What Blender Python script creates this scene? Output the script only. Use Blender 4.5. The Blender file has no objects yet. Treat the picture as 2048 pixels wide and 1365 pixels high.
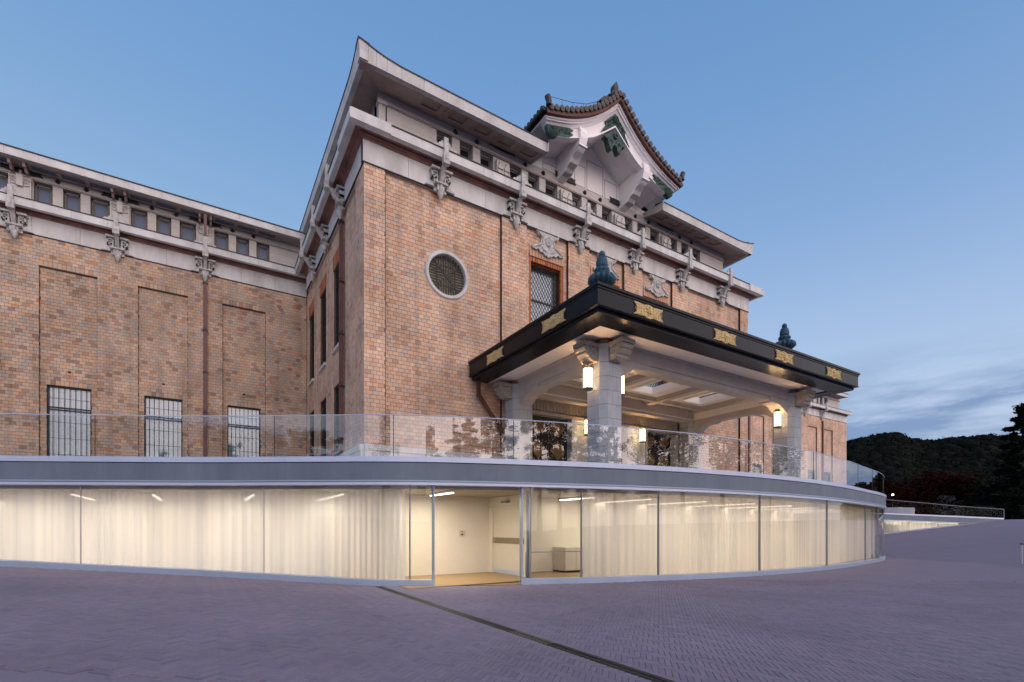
import bpy, math, random
import numpy as np
from mathutils import Vector, Matrix
random.seed(7)
C = bpy.context.scene.collection
S = bpy.context.scene
R = math.radians
# ------------------------------------------------------------------ camera
cam_d = bpy.data.cameras.new('camera'); cam = bpy.data.objects.new('camera', cam_d); C.objects.link(cam)
cam.location = (0, 0, 1.5); cam.rotation_euler = (R(90), 0, R(-32))
cam_d.sensor_width = 36; cam_d.lens = 985/2048*36
cam_d.shift_x = 2/2048; cam_d.shift_y = (1057-682.5)/2048
cam_d.clip_start = .1; cam_d.clip_end = 3000
S.camera = cam
# ------------------------------------------------------------------ world, sun, exposure
SUN_AZ = R(168)          # clockwise from +Y: the afterglow stands behind the photographer
SUN_EL = R(1.2)
w = bpy.data.worlds.new('World'); S.world = w; w.use_nodes = True
nt = w.node_tree; nt.nodes.clear()
def N(t, tree=None, **k):
    n = (tree or nt).nodes.new(t)
    for a, b in k.items(): setattr(n, a, b)
    return n
out = N('ShaderNodeOutputWorld'); bg = N('ShaderNodeBackground')
sky = N('ShaderNodeTexSky'); sky.sky_type = 'NISHITA'; sky.sun_disc = False
sky.sun_elevation = SUN_EL; sky.sun_rotation = SUN_AZ; sky.air_density = 1.2; sky.dust_density = 1.0; sky.ozone_density = 2.0
# pale veil towards the horizon and ragged low cloud bands, all round the sky
tc = N('ShaderNodeTexCoord'); sep = N('ShaderNodeSeparateXYZ'); nt.links.new(tc.outputs['Generated'], sep.inputs[0])
mp = N('ShaderNodeMapping'); mp.inputs['Scale'].default_value = (2.6, 2.6, 13.0); nt.links.new(tc.outputs['Generated'], mp.inputs[0])
mp.inputs['Rotation'].default_value = (R(6), R(-7), 0)
no = N('ShaderNodeTexNoise'); no.inputs['Scale'].default_value = 1.7; no.inputs['Detail'].default_value = 7; no.inputs['Roughness'].default_value = .56
nt.links.new(mp.outputs[0], no.inputs['Vector'])
cr = N('ShaderNodeValToRGB'); cr.color_ramp.elements[0].position = .40; cr.color_ramp.elements[1].position = .62
nt.links.new(no.outputs['Fac'], cr.inputs[0])
lo = N('ShaderNodeMapRange'); lo.inputs['From Min'].default_value = .29; lo.inputs['From Max'].default_value = .19
nt.links.new(sep.outputs['Z'], lo.inputs['Value'])
mul = N('ShaderNodeMath', operation='MULTIPLY'); nt.links.new(cr.outputs[0], mul.inputs[0]); nt.links.new(lo.outputs[0], mul.inputs[1])
grade = N('ShaderNodeValToRGB')      # zenith to horizon
nt.links.new(sep.outputs['Z'], grade.inputs[0])
e = grade.color_ramp.elements
e[0].position = 0.0; e[0].color = (.42, .52, .74, 1)
e[1].position = .80; e[1].color = (.115, .268, .535, 1)
for p, c in ((.15, (.48, .61, .82, 1)), (.28, (.40, .54, .775, 1)), (.47, (.235, .395, .67, 1)), (.62, (.163, .327, .61, 1))):
    k = e.new(p); k.color = c
mixs = N('ShaderNodeMix', data_type='RGBA'); mixs.inputs[0].default_value = .86
hsc = N('ShaderNodeMix', data_type='RGBA', blend_type='MULTIPLY'); hsc.inputs[0].default_value = 1
nt.links.new(sky.outputs[0], hsc.inputs[6]); hsc.inputs[7].default_value = (1.35, 1.35, 1.6, 1)
dk = N('ShaderNodeMix', data_type='RGBA', blend_type='DARKEN'); dk.inputs[0].default_value = 1; dk.inputs[7].default_value = (1.2, 1.02, .95, 1)
nt.links.new(hsc.outputs[2], dk.inputs[6]); nt.links.new(dk.outputs[2], mixs.inputs[6]); nt.links.new(grade.outputs[0], mixs.inputs[7])
# cloud: grey-blue bodies low down
cl = N('ShaderNodeMix', data_type='RGBA'); nt.links.new(mul.outputs[0], cl.inputs[0])
nt.links.new(mixs.outputs[2], cl.inputs[6]); cl.inputs[7].default_value = (.235, .345, .565, 1)
no2 = N('ShaderNodeTexNoise'); no2.inputs['Scale'].default_value = 3.1; no2.inputs['Detail'].default_value = 8; no2.inputs['Roughness'].default_value = .6
nt.links.new(mp.outputs[0], no2.inputs['Vector'])
cr2 = N('ShaderNodeValToRGB'); cr2.color_ramp.elements[0].position = .52; cr2.color_ramp.elements[1].position = .74
nt.links.new(no2.outputs['Fac'], cr2.inputs[0])
mul2 = N('ShaderNodeMath', operation='MULTIPLY'); nt.links.new(cr2.outputs[0], mul2.inputs[0]); nt.links.new(lo.outputs[0], mul2.inputs[1])
cl2 = N('ShaderNodeMix', data_type='RGBA'); nt.links.new(mul2.outputs[0], cl2.inputs[0])
nt.links.new(cl.outputs[2], cl2.inputs[6]); cl2.inputs[7].default_value = (.50, .61, .83, 1)
# broad soft afterglow in the west, behind the photographer
gd = N('ShaderNodeVectorMath', operation='DOT_PRODUCT'); nt.links.new(tc.outputs['Generated'], gd.inputs[0]); gd.inputs[1].default_value = (math.sin(SUN_AZ), math.cos(SUN_AZ), .12)
gm = N('ShaderNodeMath', operation='MAXIMUM'); gm.inputs[1].default_value = 0; nt.links.new(gd.outputs['Value'], gm.inputs[0])
gp = N('ShaderNodeMath', operation='POWER'); gp.inputs[1].default_value = 2.6; nt.links.new(gm.outputs[0], gp.inputs[0])
ga = N('ShaderNodeMix', data_type='RGBA', blend_type='ADD'); nt.links.new(gp.outputs[0], ga.inputs[0]); nt.links.new(cl2.outputs[2], ga.inputs[6]); ga.inputs[7].default_value = (2.05, 1.56, 1.34, 1)
nt.links.new(ga.outputs[2], bg.inputs[0]); bg.inputs[1].default_value = 1.0
nt.links.new(bg.outputs[0], out.inputs[0])
sl = bpy.data.lights.new('sun', 'SUN'); sun = bpy.data.objects.new('sun', sl); C.objects.link(sun)
sl.energy = .9; sl.angle = R(120); sl.color = (1, .80, .66)
sd = Vector((math.sin(SUN_AZ)*math.cos(R(12)), math.cos(SUN_AZ)*math.cos(R(12)), math.sin(R(12))))
sun.rotation_euler = sd.to_track_quat('Z', 'Y').to_euler(); sun.location = (0, -30, 40)
S.view_settings.view_transform = 'Standard'; S.view_settings.look = 'None'
S.view_settings.gamma = 1; S.view_settings.use_curve_mapping = False; S.view_settings.exposure = 0.0
S.render.engine = 'CYCLES'
cy = S.cycles
cy.max_bounces = 8; cy.diffuse_bounces = 3; cy.glossy_bounces = 3; cy.transmission_bounces = 4; cy.transparent_max_bounces = 16
cy.caustics_reflective = False; cy.caustics_refractive = False; cy.sample_clamp_indirect = 4
cy.use_denoising = True

# ------------------------------------------------------------------ materials
MATS = {}
def principled(name, col, rough=.6, metal=0, spec=.5):
    m = bpy.data.materials.new(name); m.use_nodes = True
    b = m.node_tree.nodes['Principled BSDF']
    b.inputs['Base Color'].default_value = (*col, 1); b.inputs['Roughness'].default_value = rough
    b.inputs['Metallic'].default_value = metal; b.inputs['Specular IOR Level'].default_value = spec
    MATS[name] = m
    return m, m.node_tree, b
def noisy(name, col, col2, scale=2, rough=.7, metal=0, bump=.0, bscale=40, streak=None, spec=.4, detail=6, extra=None):
    """two-tone weathered surface; streak=(sx,sy,sz) stretches the pattern (rain streaks)"""
    m, t, b = principled(name, col, rough, metal, spec)
    g = N('ShaderNodeNewGeometry', t); mpp = N('ShaderNodeMapping', t); t.links.new(g.outputs['Position'], mpp.inputs[0])
    if streak: mpp.inputs['Scale'].default_value = streak
    n = N('ShaderNodeTexNoise', t); n.inputs['Scale'].default_value = scale; n.inputs['Detail'].default_value = detail; n.inputs['Roughness'].default_value = .62
    t.links.new(mpp.outputs[0], n.inputs['Vector'])
    r = N('ShaderNodeValToRGB', t); r.color_ramp.elements[0].position = .32; r.color_ramp.elements[1].position = .68
    r.color_ramp.elements[0].color = (*col2, 1); r.color_ramp.elements[1].color = (*col, 1)
    t.links.new(n.outputs['Fac'], r.inputs[0])
    # a second, finer grain
    n2 = N('ShaderNodeTexNoise', t); n2.inputs['Scale'].default_value = bscale; n2.inputs['Detail'].default_value = 3
    t.links.new(g.outputs['Position'], n2.inputs['Vector'])
    mr = N('ShaderNodeMapRange', t); mr.inputs['To Min'].default_value = .86; mr.inputs['To Max'].default_value = 1.14
    t.links.new(n2.outputs['Fac'], mr.inputs['Value'])
    mx = N('ShaderNodeMix', t, data_type='RGBA', blend_type='MULTIPLY'); mx.inputs[0].default_value = 1
    t.links.new(r.outputs[0], mx.inputs[6]); t.links.new(mr.outputs[0], mx.inputs[7])
    t.links.new(mx.outputs[2], b.inputs['Base Color'])
    if bump:
        bp = N('ShaderNodeBump', t); bp.inputs['Strength'].default_value = bump; bp.inputs['Distance'].default_value = .02
        t.links.new(n2.outputs['Fac'], bp.inputs['Height']); t.links.new(bp.outputs[0], b.inputs['Normal'])
    return m
def piece_mat(name, cols, rough=.8, stain=.25, sscale=.6, bump=.25, spec=.3, streaks=0):
    """every loose piece (mesh island or object) takes its own tone from a list of real clay or stone colours"""
    m, t, b = principled(name, cols[0][1], rough, 0, spec)
    g = N('ShaderNodeNewGeometry', t); oi = N('ShaderNodeObjectInfo', t)
    ad = N('ShaderNodeMath', t, operation='ADD'); t.links.new(g.outputs['Random Per Island'], ad.inputs[0]); t.links.new(oi.outputs['Random'], ad.inputs[1])
    fr = N('ShaderNodeMath', t, operation='FRACT'); t.links.new(ad.outputs[0], fr.inputs[0])
    r = N('ShaderNodeValToRGB', t); r.color_ramp.interpolation = 'CONSTANT'
    el = r.color_ramp.elements; el[0].position = 0; el[0].color = (*cols[0][1], 1); el[1].position = cols[1][0]; el[1].color = (*cols[1][1], 1)
    for p, c in cols[2:]:
        k = el.new(p); k.color = (*c, 1)
    t.links.new(fr.outputs[0], r.inputs[0])
    # slow stains across the wall and grain inside the piece
    n = N('ShaderNodeTexNoise', t); n.inputs['Scale'].default_value = sscale; n.inputs['Detail'].default_value = 5; t.links.new(g.outputs['Position'], n.inputs['Vector'])
    mr = N('ShaderNodeMapRange', t); mr.inputs['From Min'].default_value = .3; mr.inputs['From Max'].default_value = .7
    mr.inputs['To Min'].default_value = 1-stain; mr.inputs['To Max'].default_value = 1+stain*.5; t.links.new(n.outputs['Fac'], mr.inputs['Value'])
    n2 = N('ShaderNodeTexNoise', t); n2.inputs['Scale'].default_value = 55; n2.inputs['Detail'].default_value = 4; t.links.new(g.outputs['Position'], n2.inputs['Vector'])
    mr2 = N('ShaderNodeMapRange', t); mr2.inputs['To Min'].default_value = .8; mr2.inputs['To Max'].default_value = 1.2; t.links.new(n2.outputs['Fac'], mr2.inputs['Value'])
    m1 = N('ShaderNodeMath', t, operation='MULTIPLY'); t.links.new(mr.outputs[0], m1.inputs[0]); t.links.new(mr2.outputs[0], m1.inputs[1])
    mx = N('ShaderNodeMix', t, data_type='RGBA', blend_type='MULTIPLY'); mx.inputs[0].default_value = 1
    t.links.new(r.outputs[0], mx.inputs[6]); t.links.new(m1.outputs[0], mx.inputs[7]); col_out = mx.outputs[2]
    if streaks:                                            # rain-washed soot streaks running down the wall
        mpp = N('ShaderNodeMapping', t); mpp.inputs['Scale'].default_value = (1.7, 1.7, .09); t.links.new(g.outputs['Position'], mpp.inputs[0])
        n3 = N('ShaderNodeTexNoise', t); n3.inputs['Scale'].default_value = 1.6; n3.inputs['Detail'].default_value = 6; t.links.new(mpp.outputs[0], n3.inputs['Vector'])
        mr3 = N('ShaderNodeMapRange', t); mr3.inputs['From Min'].default_value = .32; mr3.inputs['From Max'].default_value = .52; mr3.inputs['To Min'].default_value = 1-streaks; mr3.inputs['To Max'].default_value = 1
        t.links.new(n3.outputs['Fac'], mr3.inputs['Value']); mx3 = N('ShaderNodeMix', t, data_type='RGBA', blend_type='MULTIPLY'); mx3.inputs[0].default_value = 1
        t.links.new(col_out, mx3.inputs[6]); t.links.new(mr3.outputs[0], mx3.inputs[7]); col_out = mx3.outputs[2]
    t.links.new(col_out, b.inputs['Base Color'])
    bp = N('ShaderNodeBump', t); bp.inputs['Strength'].default_value = bump; bp.inputs['Distance'].default_value = .006
    t.links.new(n2.outputs['Fac'], bp.inputs['Height']); t.links.new(bp.outputs[0], b.inputs['Normal'])
    return m
BR = [(0, (.46, .30, .20)), (.14, (.52, .35, .245)), (.30, (.42, .30, .22)), (.40, (.50, .31, .19)), (.53, (.40, .315, .25)),
      (.64, (.49, .315, .235)), (.75, (.345, .285, .235)), (.82, (.43, .255, .16)), (.89, (.315, .20, .14)), (.95, (.46, .23, .12)), (.98, (.24, .16, .125))]
mix_ = lambda c, m_, f: tuple(x*(1-f)+y*f for x, y in zip(c, m_))
piece_mat('tower_brick', [(p, mix_((min(c[0]*1.50, .77), c[1]*1.50, c[2]*1.50), (.70, .50, .385), .20)) for p, c in BR if p not in (.98,)], streaks=.22)
piece_mat('wing_brick', [(p, mix_((min(c[0]*1.16, .72), c[1]*1.15, c[2]*1.12), (.54, .385, .28), .18)) for p, c in [(0, (.47, .32, .225)), (.14, (.53, .38, .28)), (.29, (.41, .325, .265)), (.42, (.53, .345, .225)), (.54, (.39, .34, .30)),
      (.64, (.46, .34, .265)), (.75, (.34, .225, .165)), (.82, (.51, .315, .19)), (.88, (.25, .155, .115)), (.925, (.37, .325, .30)), (.965, (.44, .22, .125))]], streaks=.2)
piece_mat('soldier_brick', [(0, (.54, .33, .23)), (.3, (.58, .34, .22)), (.6, (.50, .33, .25)), (.85, (.56, .29, .17))], stain=.1)
piece_mat('dentil_brick', [(0, (.42, .14, .055)), (.5, (.48, .18, .07)), (.8, (.36, .11, .045))], stain=.1)
noisy('mortar', (.17, .115, .08), (.10, .07, .05), 1.2, .95)
noisy('light_stone', (.70, .69, .67), (.49, .475, .46), 1.6, .75, bump=.15, streak=(1, 1, .35))
noisy('white_stone', (.60, .565, .53), (.50, .47, .44), 1.2, .75, bump=.1)
noisy('soffit_stone', (.50, .385, .35), (.36, .27, .24), 1.5, .8, bump=.1)
noisy('copper_brown', (.30, .145, .115), (.15, .075, .062), 1.8, .65, bump=.2, streak=(1, 1, .5))
noisy('carved_stone', (.62, .60, .575), (.33, .315, .30), 5, .8, bump=.4)
noisy('dark_cap', (.03, .032, .036), (.02, .02, .024), 5, .5)
noisy('aged_bronze', (.045, .05, .045), (.02, .024, .022), 9, .55, .3, bump=.3)
noisy('verdigris', (.055, .115, .10), (.022, .042, .04), 7, .6, .2, bump=.6, bscale=60)
noisy('blue_verdigris', (.05, .13, .19), (.025, .055, .075), 6, .5, .35, bump=.5, bscale=50)
noisy('gable_plaster', (.92, .88, .87), (.89, .85, .84), 1.2, .7, bump=.05)
noisy('roof_tile', (.055, .043, .04), (.03, .025, .026), 8, .5, bump=.2)
noisy('tile_end', (.14, .115, .10), (.07, .055, .05), 20, .6, bump=.5, bscale=70)
noisy('tile_under', (.16, .062, .045), (.09, .04, .03), 6, .7)
noisy('black_lacquer', (.0065, .008, .0125), (.0045, .0055, .009), 1.5, .25, spec=.15)
noisy('canopy_plaster', (.84, .78, .72), (.78, .72, .66), 1.0, .7)
noisy('canopy_beam', (.50, .46, .42), (.42, .38, .35), 1.5, .75, bump=.12)
noisy('column_stone', (.44, .47, .50), (.37, .39, .42), 2.5, .7, bump=.12)
noisy('carving', (.42, .375, .32), (.30, .27, .235), 6, .75, bump=.35)
noisy('bronze_pipe', (.15, .062, .055), (.095, .042, .038), 4, .45, .35)
noisy('downpipe_paint', (.15, .07, .065), (.11, .05, .048), 3, .5, .1)
noisy('fascia_concrete', (.185, .225, .275), (.135, .17, .215), 1.3, .55, bump=.05, streak=(1, 1, .25))
noisy('coping_metal', (.60, .68, .84), (.55, .62, .78), 1.2, .35, .25)
noisy('sill_metal', (.42, .50, .64), (.37, .45, .58), 1.5, .4, .2)
noisy('steel', (.30, .33, .37), (.27, .30, .33), 2, .4, .5)
noisy('interior_wall', (.78, .73, .62), (.76, .71, .60), .8, .6)
noisy('interior_concrete', (.40, .36, .28), (.32, .29, .22), 1.2, .5, streak=(1, .3, 1))
noisy('interior_floor', (.40, .27, .13), (.34, .225, .105), 30, .5, streak=(1, 12, 1))
noisy('door_panel', (.72, .67, .57), (.70, .65, .55), .8, .5)
noisy('door_band', (.30, .25, .18), (.28, .235, .17), 3, .4, .4)
noisy('dark_slot', (.02, .02, .02), (.012, .012, .012), 4, .6)
noisy('drain_metal', (.028, .027, .022), (.016, .015, .013), 7, .6, .2, bump=.2)
noisy('drain_brass', (.15, .14, .075), (.05, .045, .03), 22, .55, .3, bump=.4)
noisy('window_paint', (.17, .155, .145), (.14, .13, .12), 3, .6)
noisy('iron_bar', (.035, .035, .04), (.02, .02, .022), 8, .5, .4)
noisy('blind', (.66, .75, .82), (.56, .65, .72), 1.0, .6, streak=(7, 7, .05), bscale=3)
noisy('gold_dull', (.20, .13, .045), (.11, .07, .03), 18, .42, .6, bump=.6, bscale=50)
noisy('paver_sand', (.15, .125, .15), (.12, .10, .12), 5, .95)
noisy('bark', (.06, .045, .035), (.03, .024, .02), 9, .9, bump=.5)
noisy('bollard_paint', (.55, .55, .6), (.5, .5, .55), 3, .5)
noisy('asphalt', (.05, .05, .052), (.04, .04, .042), 3, .9)
def leafy(name, a, b2):
    m, t, b = principled(name, a, .85, 0, .04)
    g = N('ShaderNodeNewGeometry', t); r = N('ShaderNodeValToRGB', t)
    r.color_ramp.elements[0].color = (*a, 1); r.color_ramp.elements[1].color = (*b2, 1); t.links.new(g.outputs['Random Per Island'], r.inputs[0])
    t.links.new(r.outputs[0], b.inputs['Base Color'])
    return m
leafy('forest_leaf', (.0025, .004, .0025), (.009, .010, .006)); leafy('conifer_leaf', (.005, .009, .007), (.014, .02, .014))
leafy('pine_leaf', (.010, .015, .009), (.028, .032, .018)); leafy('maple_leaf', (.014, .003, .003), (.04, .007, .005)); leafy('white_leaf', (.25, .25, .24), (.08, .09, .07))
# gold plates: openwork gilding
m, t, b = principled('gilding', (.80, .62, .30), .42, .3)
g = N('ShaderNodeNewGeometry', t); v = N('ShaderNodeTexVoronoi', t); v.inputs['Scale'].default_value = 17; t.links.new(g.outputs['Position'], v.inputs['Vector'])
r = N('ShaderNodeValToRGB', t); r.color_ramp.elements[0].color = (1.0, .82, .46, 1); r.color_ramp.elements[1].color = (.62, .42, .15, 1); r.color_ramp.elements[1].position = .8
t.links.new(v.outputs['Distance'], r.inputs[0]); t.links.new(r.outputs[0], b.inputs['Base Color'])
bp = N('ShaderNodeBump', t); bp.inputs['Strength'].default_value = .9; bp.inputs['Distance'].default_value = .03; t.links.new(v.outputs['Distance'], bp.inputs['Height']); t.links.new(bp.outputs[0], b.inputs['Normal'])
b.inputs['Metallic'].default_value = .2
# glass: clear sheet with a real mirror share
def glass(name, base=.06, tint=(.93, .96, .97), graze=.9, rough=.0):
    m = bpy.data.materials.new(name); m.use_nodes = True; t = m.node_tree; t.nodes.clear()
    o = N('ShaderNodeOutputMaterial', t); tr = N('ShaderNodeBsdfTransparent', t); tr.inputs[0].default_value = (*tint, 1)
    gl = N('ShaderNodeBsdfGlossy', t); gl.inputs['Roughness'].default_value = rough; gl.inputs[0].default_value = (1, 1, 1, 1)
    g = N('ShaderNodeNewGeometry', t); dp_ = N('ShaderNodeVectorMath', t, operation='DOT_PRODUCT'); t.links.new(g.outputs['Normal'], dp_.inputs[0]); t.links.new(g.outputs['Incoming'], dp_.inputs[1])
    ab_ = N('ShaderNodeMath', t, operation='ABSOLUTE'); t.links.new(dp_.outputs['Value'], ab_.inputs[0]); om = N('ShaderNodeMath', t, operation='SUBTRACT'); om.inputs[0].default_value = 1; t.links.new(ab_.outputs[0], om.inputs[1])
    pw = N('ShaderNodeMath', t, operation='POWER'); pw.inputs[1].default_value = 4.5; t.links.new(om.outputs[0], pw.inputs[0])      # same reflectance from both sides of the sheet
    ma = N('ShaderNodeMath', t, operation='MULTIPLY_ADD'); ma.inputs[1].default_value = graze; ma.inputs[2].default_value = base; ma.use_clamp = True
    t.links.new(pw.outputs[0], ma.inputs[0]); mx = N('ShaderNodeMixShader', t)
    t.links.new(ma.outputs[0], mx.inputs[0]); t.links.new(tr.outputs[0], mx.inputs[1]); t.links.new(gl.outputs[0], mx.inputs[2]); t.links.new(mx.outputs[0], o.inputs[0])
    MATS[name] = m
glass('balustrade_glass', .15, (.90, .93, .94)); glass('shop_glass', .04, (.96, .97, .96)); glass('window_glass', .08, (.85, .88, .9)); glass('clear_glass', .002, (.95, .97, .97), .12)
m, t, b = principled('dark_glass', (.012, .014, .018), .06, 0, .8)
m, t, b = principled('slate_glass', (.075, .115, .20), .3, 0, .4)
m, t, b = principled('void_dark', (.01, .01, .011), .8)
def emis(name, col, s):
    m, t, b = principled(name, col, .5); b.inputs['Emission Color'].default_value = (*col, 1); b.inputs['Emission Strength'].default_value = s
emis('tube_light', (1, .90, .70), 7); emis('lantern_glow', (1, .76, .44), 3.4); emis('spot_glow', (1, .8, .5), 9)
# sheer curtain
m = bpy.data.materials.new('sheer_curtain'); m.use_nodes = True; t = m.node_tree; t.nodes.clear(); MATS['sheer_curtain'] = m
o = N('ShaderNodeOutputMaterial', t); d = N('ShaderNodeBsdfDiffuse', t); tl = N('ShaderNodeBsdfTranslucent', t); tr = N('ShaderNodeBsdfTransparent', t)
g = N('ShaderNodeNewGeometry', t); mpp = N('ShaderNodeMapping', t); mpp.inputs['Scale'].default_value = (5, 5, .05); t.links.new(g.outputs['Position'], mpp.inputs[0])
n = N('ShaderNodeTexNoise', t); n.inputs['Scale'].default_value = 1.0; n.inputs['Detail'].default_value = 5; t.links.new(mpp.outputs[0], n.inputs['Vector'])
r = N('ShaderNodeValToRGB', t); r.color_ramp.elements[0].position = .35; r.color_ramp.elements[1].position = .62; r.color_ramp.elements[0].color = (.70, .70, .71, 1); r.color_ramp.elements[1].color = (.88, .86, .82, 1)
t.links.new(n.outputs['Fac'], r.inputs[0]); t.links.new(r.outputs[0], d.inputs[0]); t.links.new(r.outputs[0], tl.inputs[0])
a1 = N('ShaderNodeMixShader', t); a1.inputs[0].default_value = .66; t.links.new(d.outputs[0], a1.inputs[1]); t.links.new(tl.outputs[0], a1.inputs[2])
a2 = N('ShaderNodeMixShader', t); a2.inputs[0].default_value = .11; t.links.new(a1.outputs[0], a2.inputs[1]); t.links.new(tr.outputs[0], a2.inputs[2]); t.links.new(a2.outputs[0], o.inputs[0])
# pavers: mauve-grey clay, each its own tone
piece_mat('paver_clay', [(0, (.248, .205, .252)), (.2, (.265, .221, .27)), (.4, (.235, .197, .246)), (.55, (.275, .225, .268)), (.7, (.243, .207, .258)), (.85, (.262, .211, .252)), (.95, (.212, .18, .23))], rough=.85, stain=.17, sscale=.38, bump=.5, spec=.25)
m = noisy('plaza_clay', (.257, .214, .26), (.23, .194, .242), .55, .85, bump=.3, bscale=30, spec=.25)

# ------------------------------------------------------------------ mesh helpers
class MB:
    def __init__(s): s.v = []; s.f = []; s.smooth = False
    def add(s, vs, fs):
        o = len(s.v); s.v += [tuple(p) for p in vs]; s.f += [tuple(i+o for i in f) for f in fs]; return s
    def box(s, x0, x1, y0, y1, z0, z1):
        return s.add([(x0,y0,z0),(x1,y0,z0),(x1,y1,z0),(x0,y1,z0),(x0,y0,z1),(x1,y0,z1),(x1,y1,z1),(x0,y1,z1)],
                     [(0,3,2,1),(4,5,6,7),(0,1,5,4),(1,2,6,5),(2,3,7,6),(3,0,4,7)])
    def bar(s, p, q, w, h=None, up=(0,0,1)):
        p = Vector(p); q = Vector(q); d = (q-p).normalized(); u = Vector(up)
        if abs(d.dot(u)) > .98: u = Vector((0,1,0))
        a = d.cross(u).normalized()*w/2; b = a.cross(d).normalized()*(h or w)/2
        vs = [p-a-b, p+a-b, p+a+b, p-a+b, q-a-b, q+a-b, q+a+b, q-a+b]
        return s.add(vs, [(0,3,2,1),(4,5,6,7),(0,1,5,4),(1,2,6,5),(2,3,7,6),(3,0,4,7)])
    def tube(s, pts, r, n=8, taper=None, cap=True):
        pts = [Vector(p) for p in pts]; o = len(s.v); rings = []
        for i, p in enumerate(pts):
            d = (pts[min(i+1, len(pts)-1)]-pts[max(i-1, 0)]).normalized()
            u = Vector((0,0,1)) if abs(d.z) < .9 else Vector((1,0,0))
            a = d.cross(u).normalized(); b = a.cross(d)
            rr = r if taper is None else r+(taper-r)*i/(len(pts)-1)
            rings.append([p+(a*math.cos(2*math.pi*k/n)+b*math.sin(2*math.pi*k/n))*rr for k in range(n)])
        vs = [q for rg in rings for q in rg]
        fs = [(i*n+k, i*n+(k+1) % n, (i+1)*n+(k+1) % n, (i+1)*n+k) for i in range(len(pts)-1) for k in range(n)]
        if cap: fs += [tuple(reversed(range(n))), tuple((len(pts)-1)*n+k for k in range(n))]
        return s.add(vs, fs)
    def lathe(s, prof, n=16, c=(0,0,0), lobes=0, amp=0):
        vs = []
        for i, (r, z) in enumerate(prof):
            for k in range(n):
                a = 2*math.pi*k/n; q = r*(1+(amp*(abs(math.cos(lobes*a/2))-.6) if lobes else 0))
                vs.append((c[0]+q*math.cos(a), c[1]+q*math.sin(a), c[2]+z))
        m = len(prof)
        fs = [(i*n+k, i*n+(k+1) % n, (i+1)*n+(k+1) % n, (i+1)*n+k) for i in range(m-1) for k in range(n)]
        fs += [tuple(reversed(range(n))), tuple((m-1)*n+k for k in range(n))]
        return s.add(vs, fs)
    def prism(s, poly, a, d0, d1, axis='y'):
        """polygon in (x,z) extruded along y (axis y), (y,z) along x, or (x,y) along z"""
        n = len(poly)
        def P(u, v, d): return {'y': (u, d, v), 'x': (d, u, v), 'z': (u, v, d)}[axis]
        vs = [P(u, v, d0) for u, v in poly]+[P(u, v, d1) for u, v in poly]
        return s.add(vs, [tuple(range(n)), tuple(reversed(range(n, 2*n)))]+[(i, i+n, (i+1) % n+n, (i+1) % n) for i in range(n)])
    def strip(s, loops):
        """loops: list of equal-length point lists, skinned"""
        n = len(loops[0]); o = [p for l in loops for p in l]
        return s.add(o, [(i*n+k, i*n+k+1, (i+1)*n+k+1, (i+1)*n+k) for i in range(len(loops)-1) for k in range(n-1)])
    def mesh(s, name, mat, smooth=False):
        me = bpy.data.meshes.new(name); me.from_pydata(s.v, [], s.f)
        if mat: me.materials.append(MATS[mat])
        if smooth:
            for p in me.polygons: p.use_smooth = True
        me.update(); return me
    def build(s, name, mat, parent=None, smooth=False, fix=True):
        me = s.mesh(name, mat, smooth)
        if fix and len(s.f) < 6000:
            import bmesh
            bm = bmesh.new(); bm.from_mesh(me); bmesh.ops.recalc_face_normals(bm, faces=bm.faces); bm.to_mesh(me); bm.free()
        o = bpy.data.objects.new(name, me); C.objects.link(o)
        if parent: o.parent = parent; o.matrix_parent_inverse = Matrix.Translation(-parent_loc(parent))
        return o
def parent_loc(p):
    v = Vector((0,0,0))                       # world position of an object placed by translations only
    while p: v += p.location; v += (p.matrix_parent_inverse.translation if p.parent else Vector((0,0,0))); p = p.parent
    return v
def bx(*a): return MB().box(*a)
def empty(name, loc=(0,0,0)):
    o = bpy.data.objects.new(name, None); o.location = loc; o.empty_display_size = .3; C.objects.link(o); return o
def tag(o, label=None, cat=None, group=None, kind=None):
    if label: o['label'] = label
    if cat: o['category'] = cat
    if group: o['group'] = group
    if kind: o['kind'] = kind
    return o
def copy_tree(o, parent=None, mi=None):
    c = o.copy(); C.objects.link(c)
    if parent: c.parent = parent; c.matrix_parent_inverse = o.matrix_parent_inverse
    for ch in o.children: copy_tree(ch, c)
    return c
ct, st = math.cos(R(58)), math.sin(R(58))
def ray(u): a = (u-1022)/985; return ct+a*st, st-a*ct
def at(u, F): Rr = (u-1022)/985*F; return ct*F+st*Rr, st*F-ct*Rr
def depth(x, y): return ct*x+st*y
# ground height of the sloping plaza
def gz(x, y):
    if x < 3.72: z = .04+.0635*(3.72-x)
    else: z = .04-.0095*(x-3.72)
    z2 = -.22+.0835*(x-30.8)-.068*(max(y, 5)-7)
    return min(max(z, z2), 2.4 if x > 3.72 else 3.1)
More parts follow.
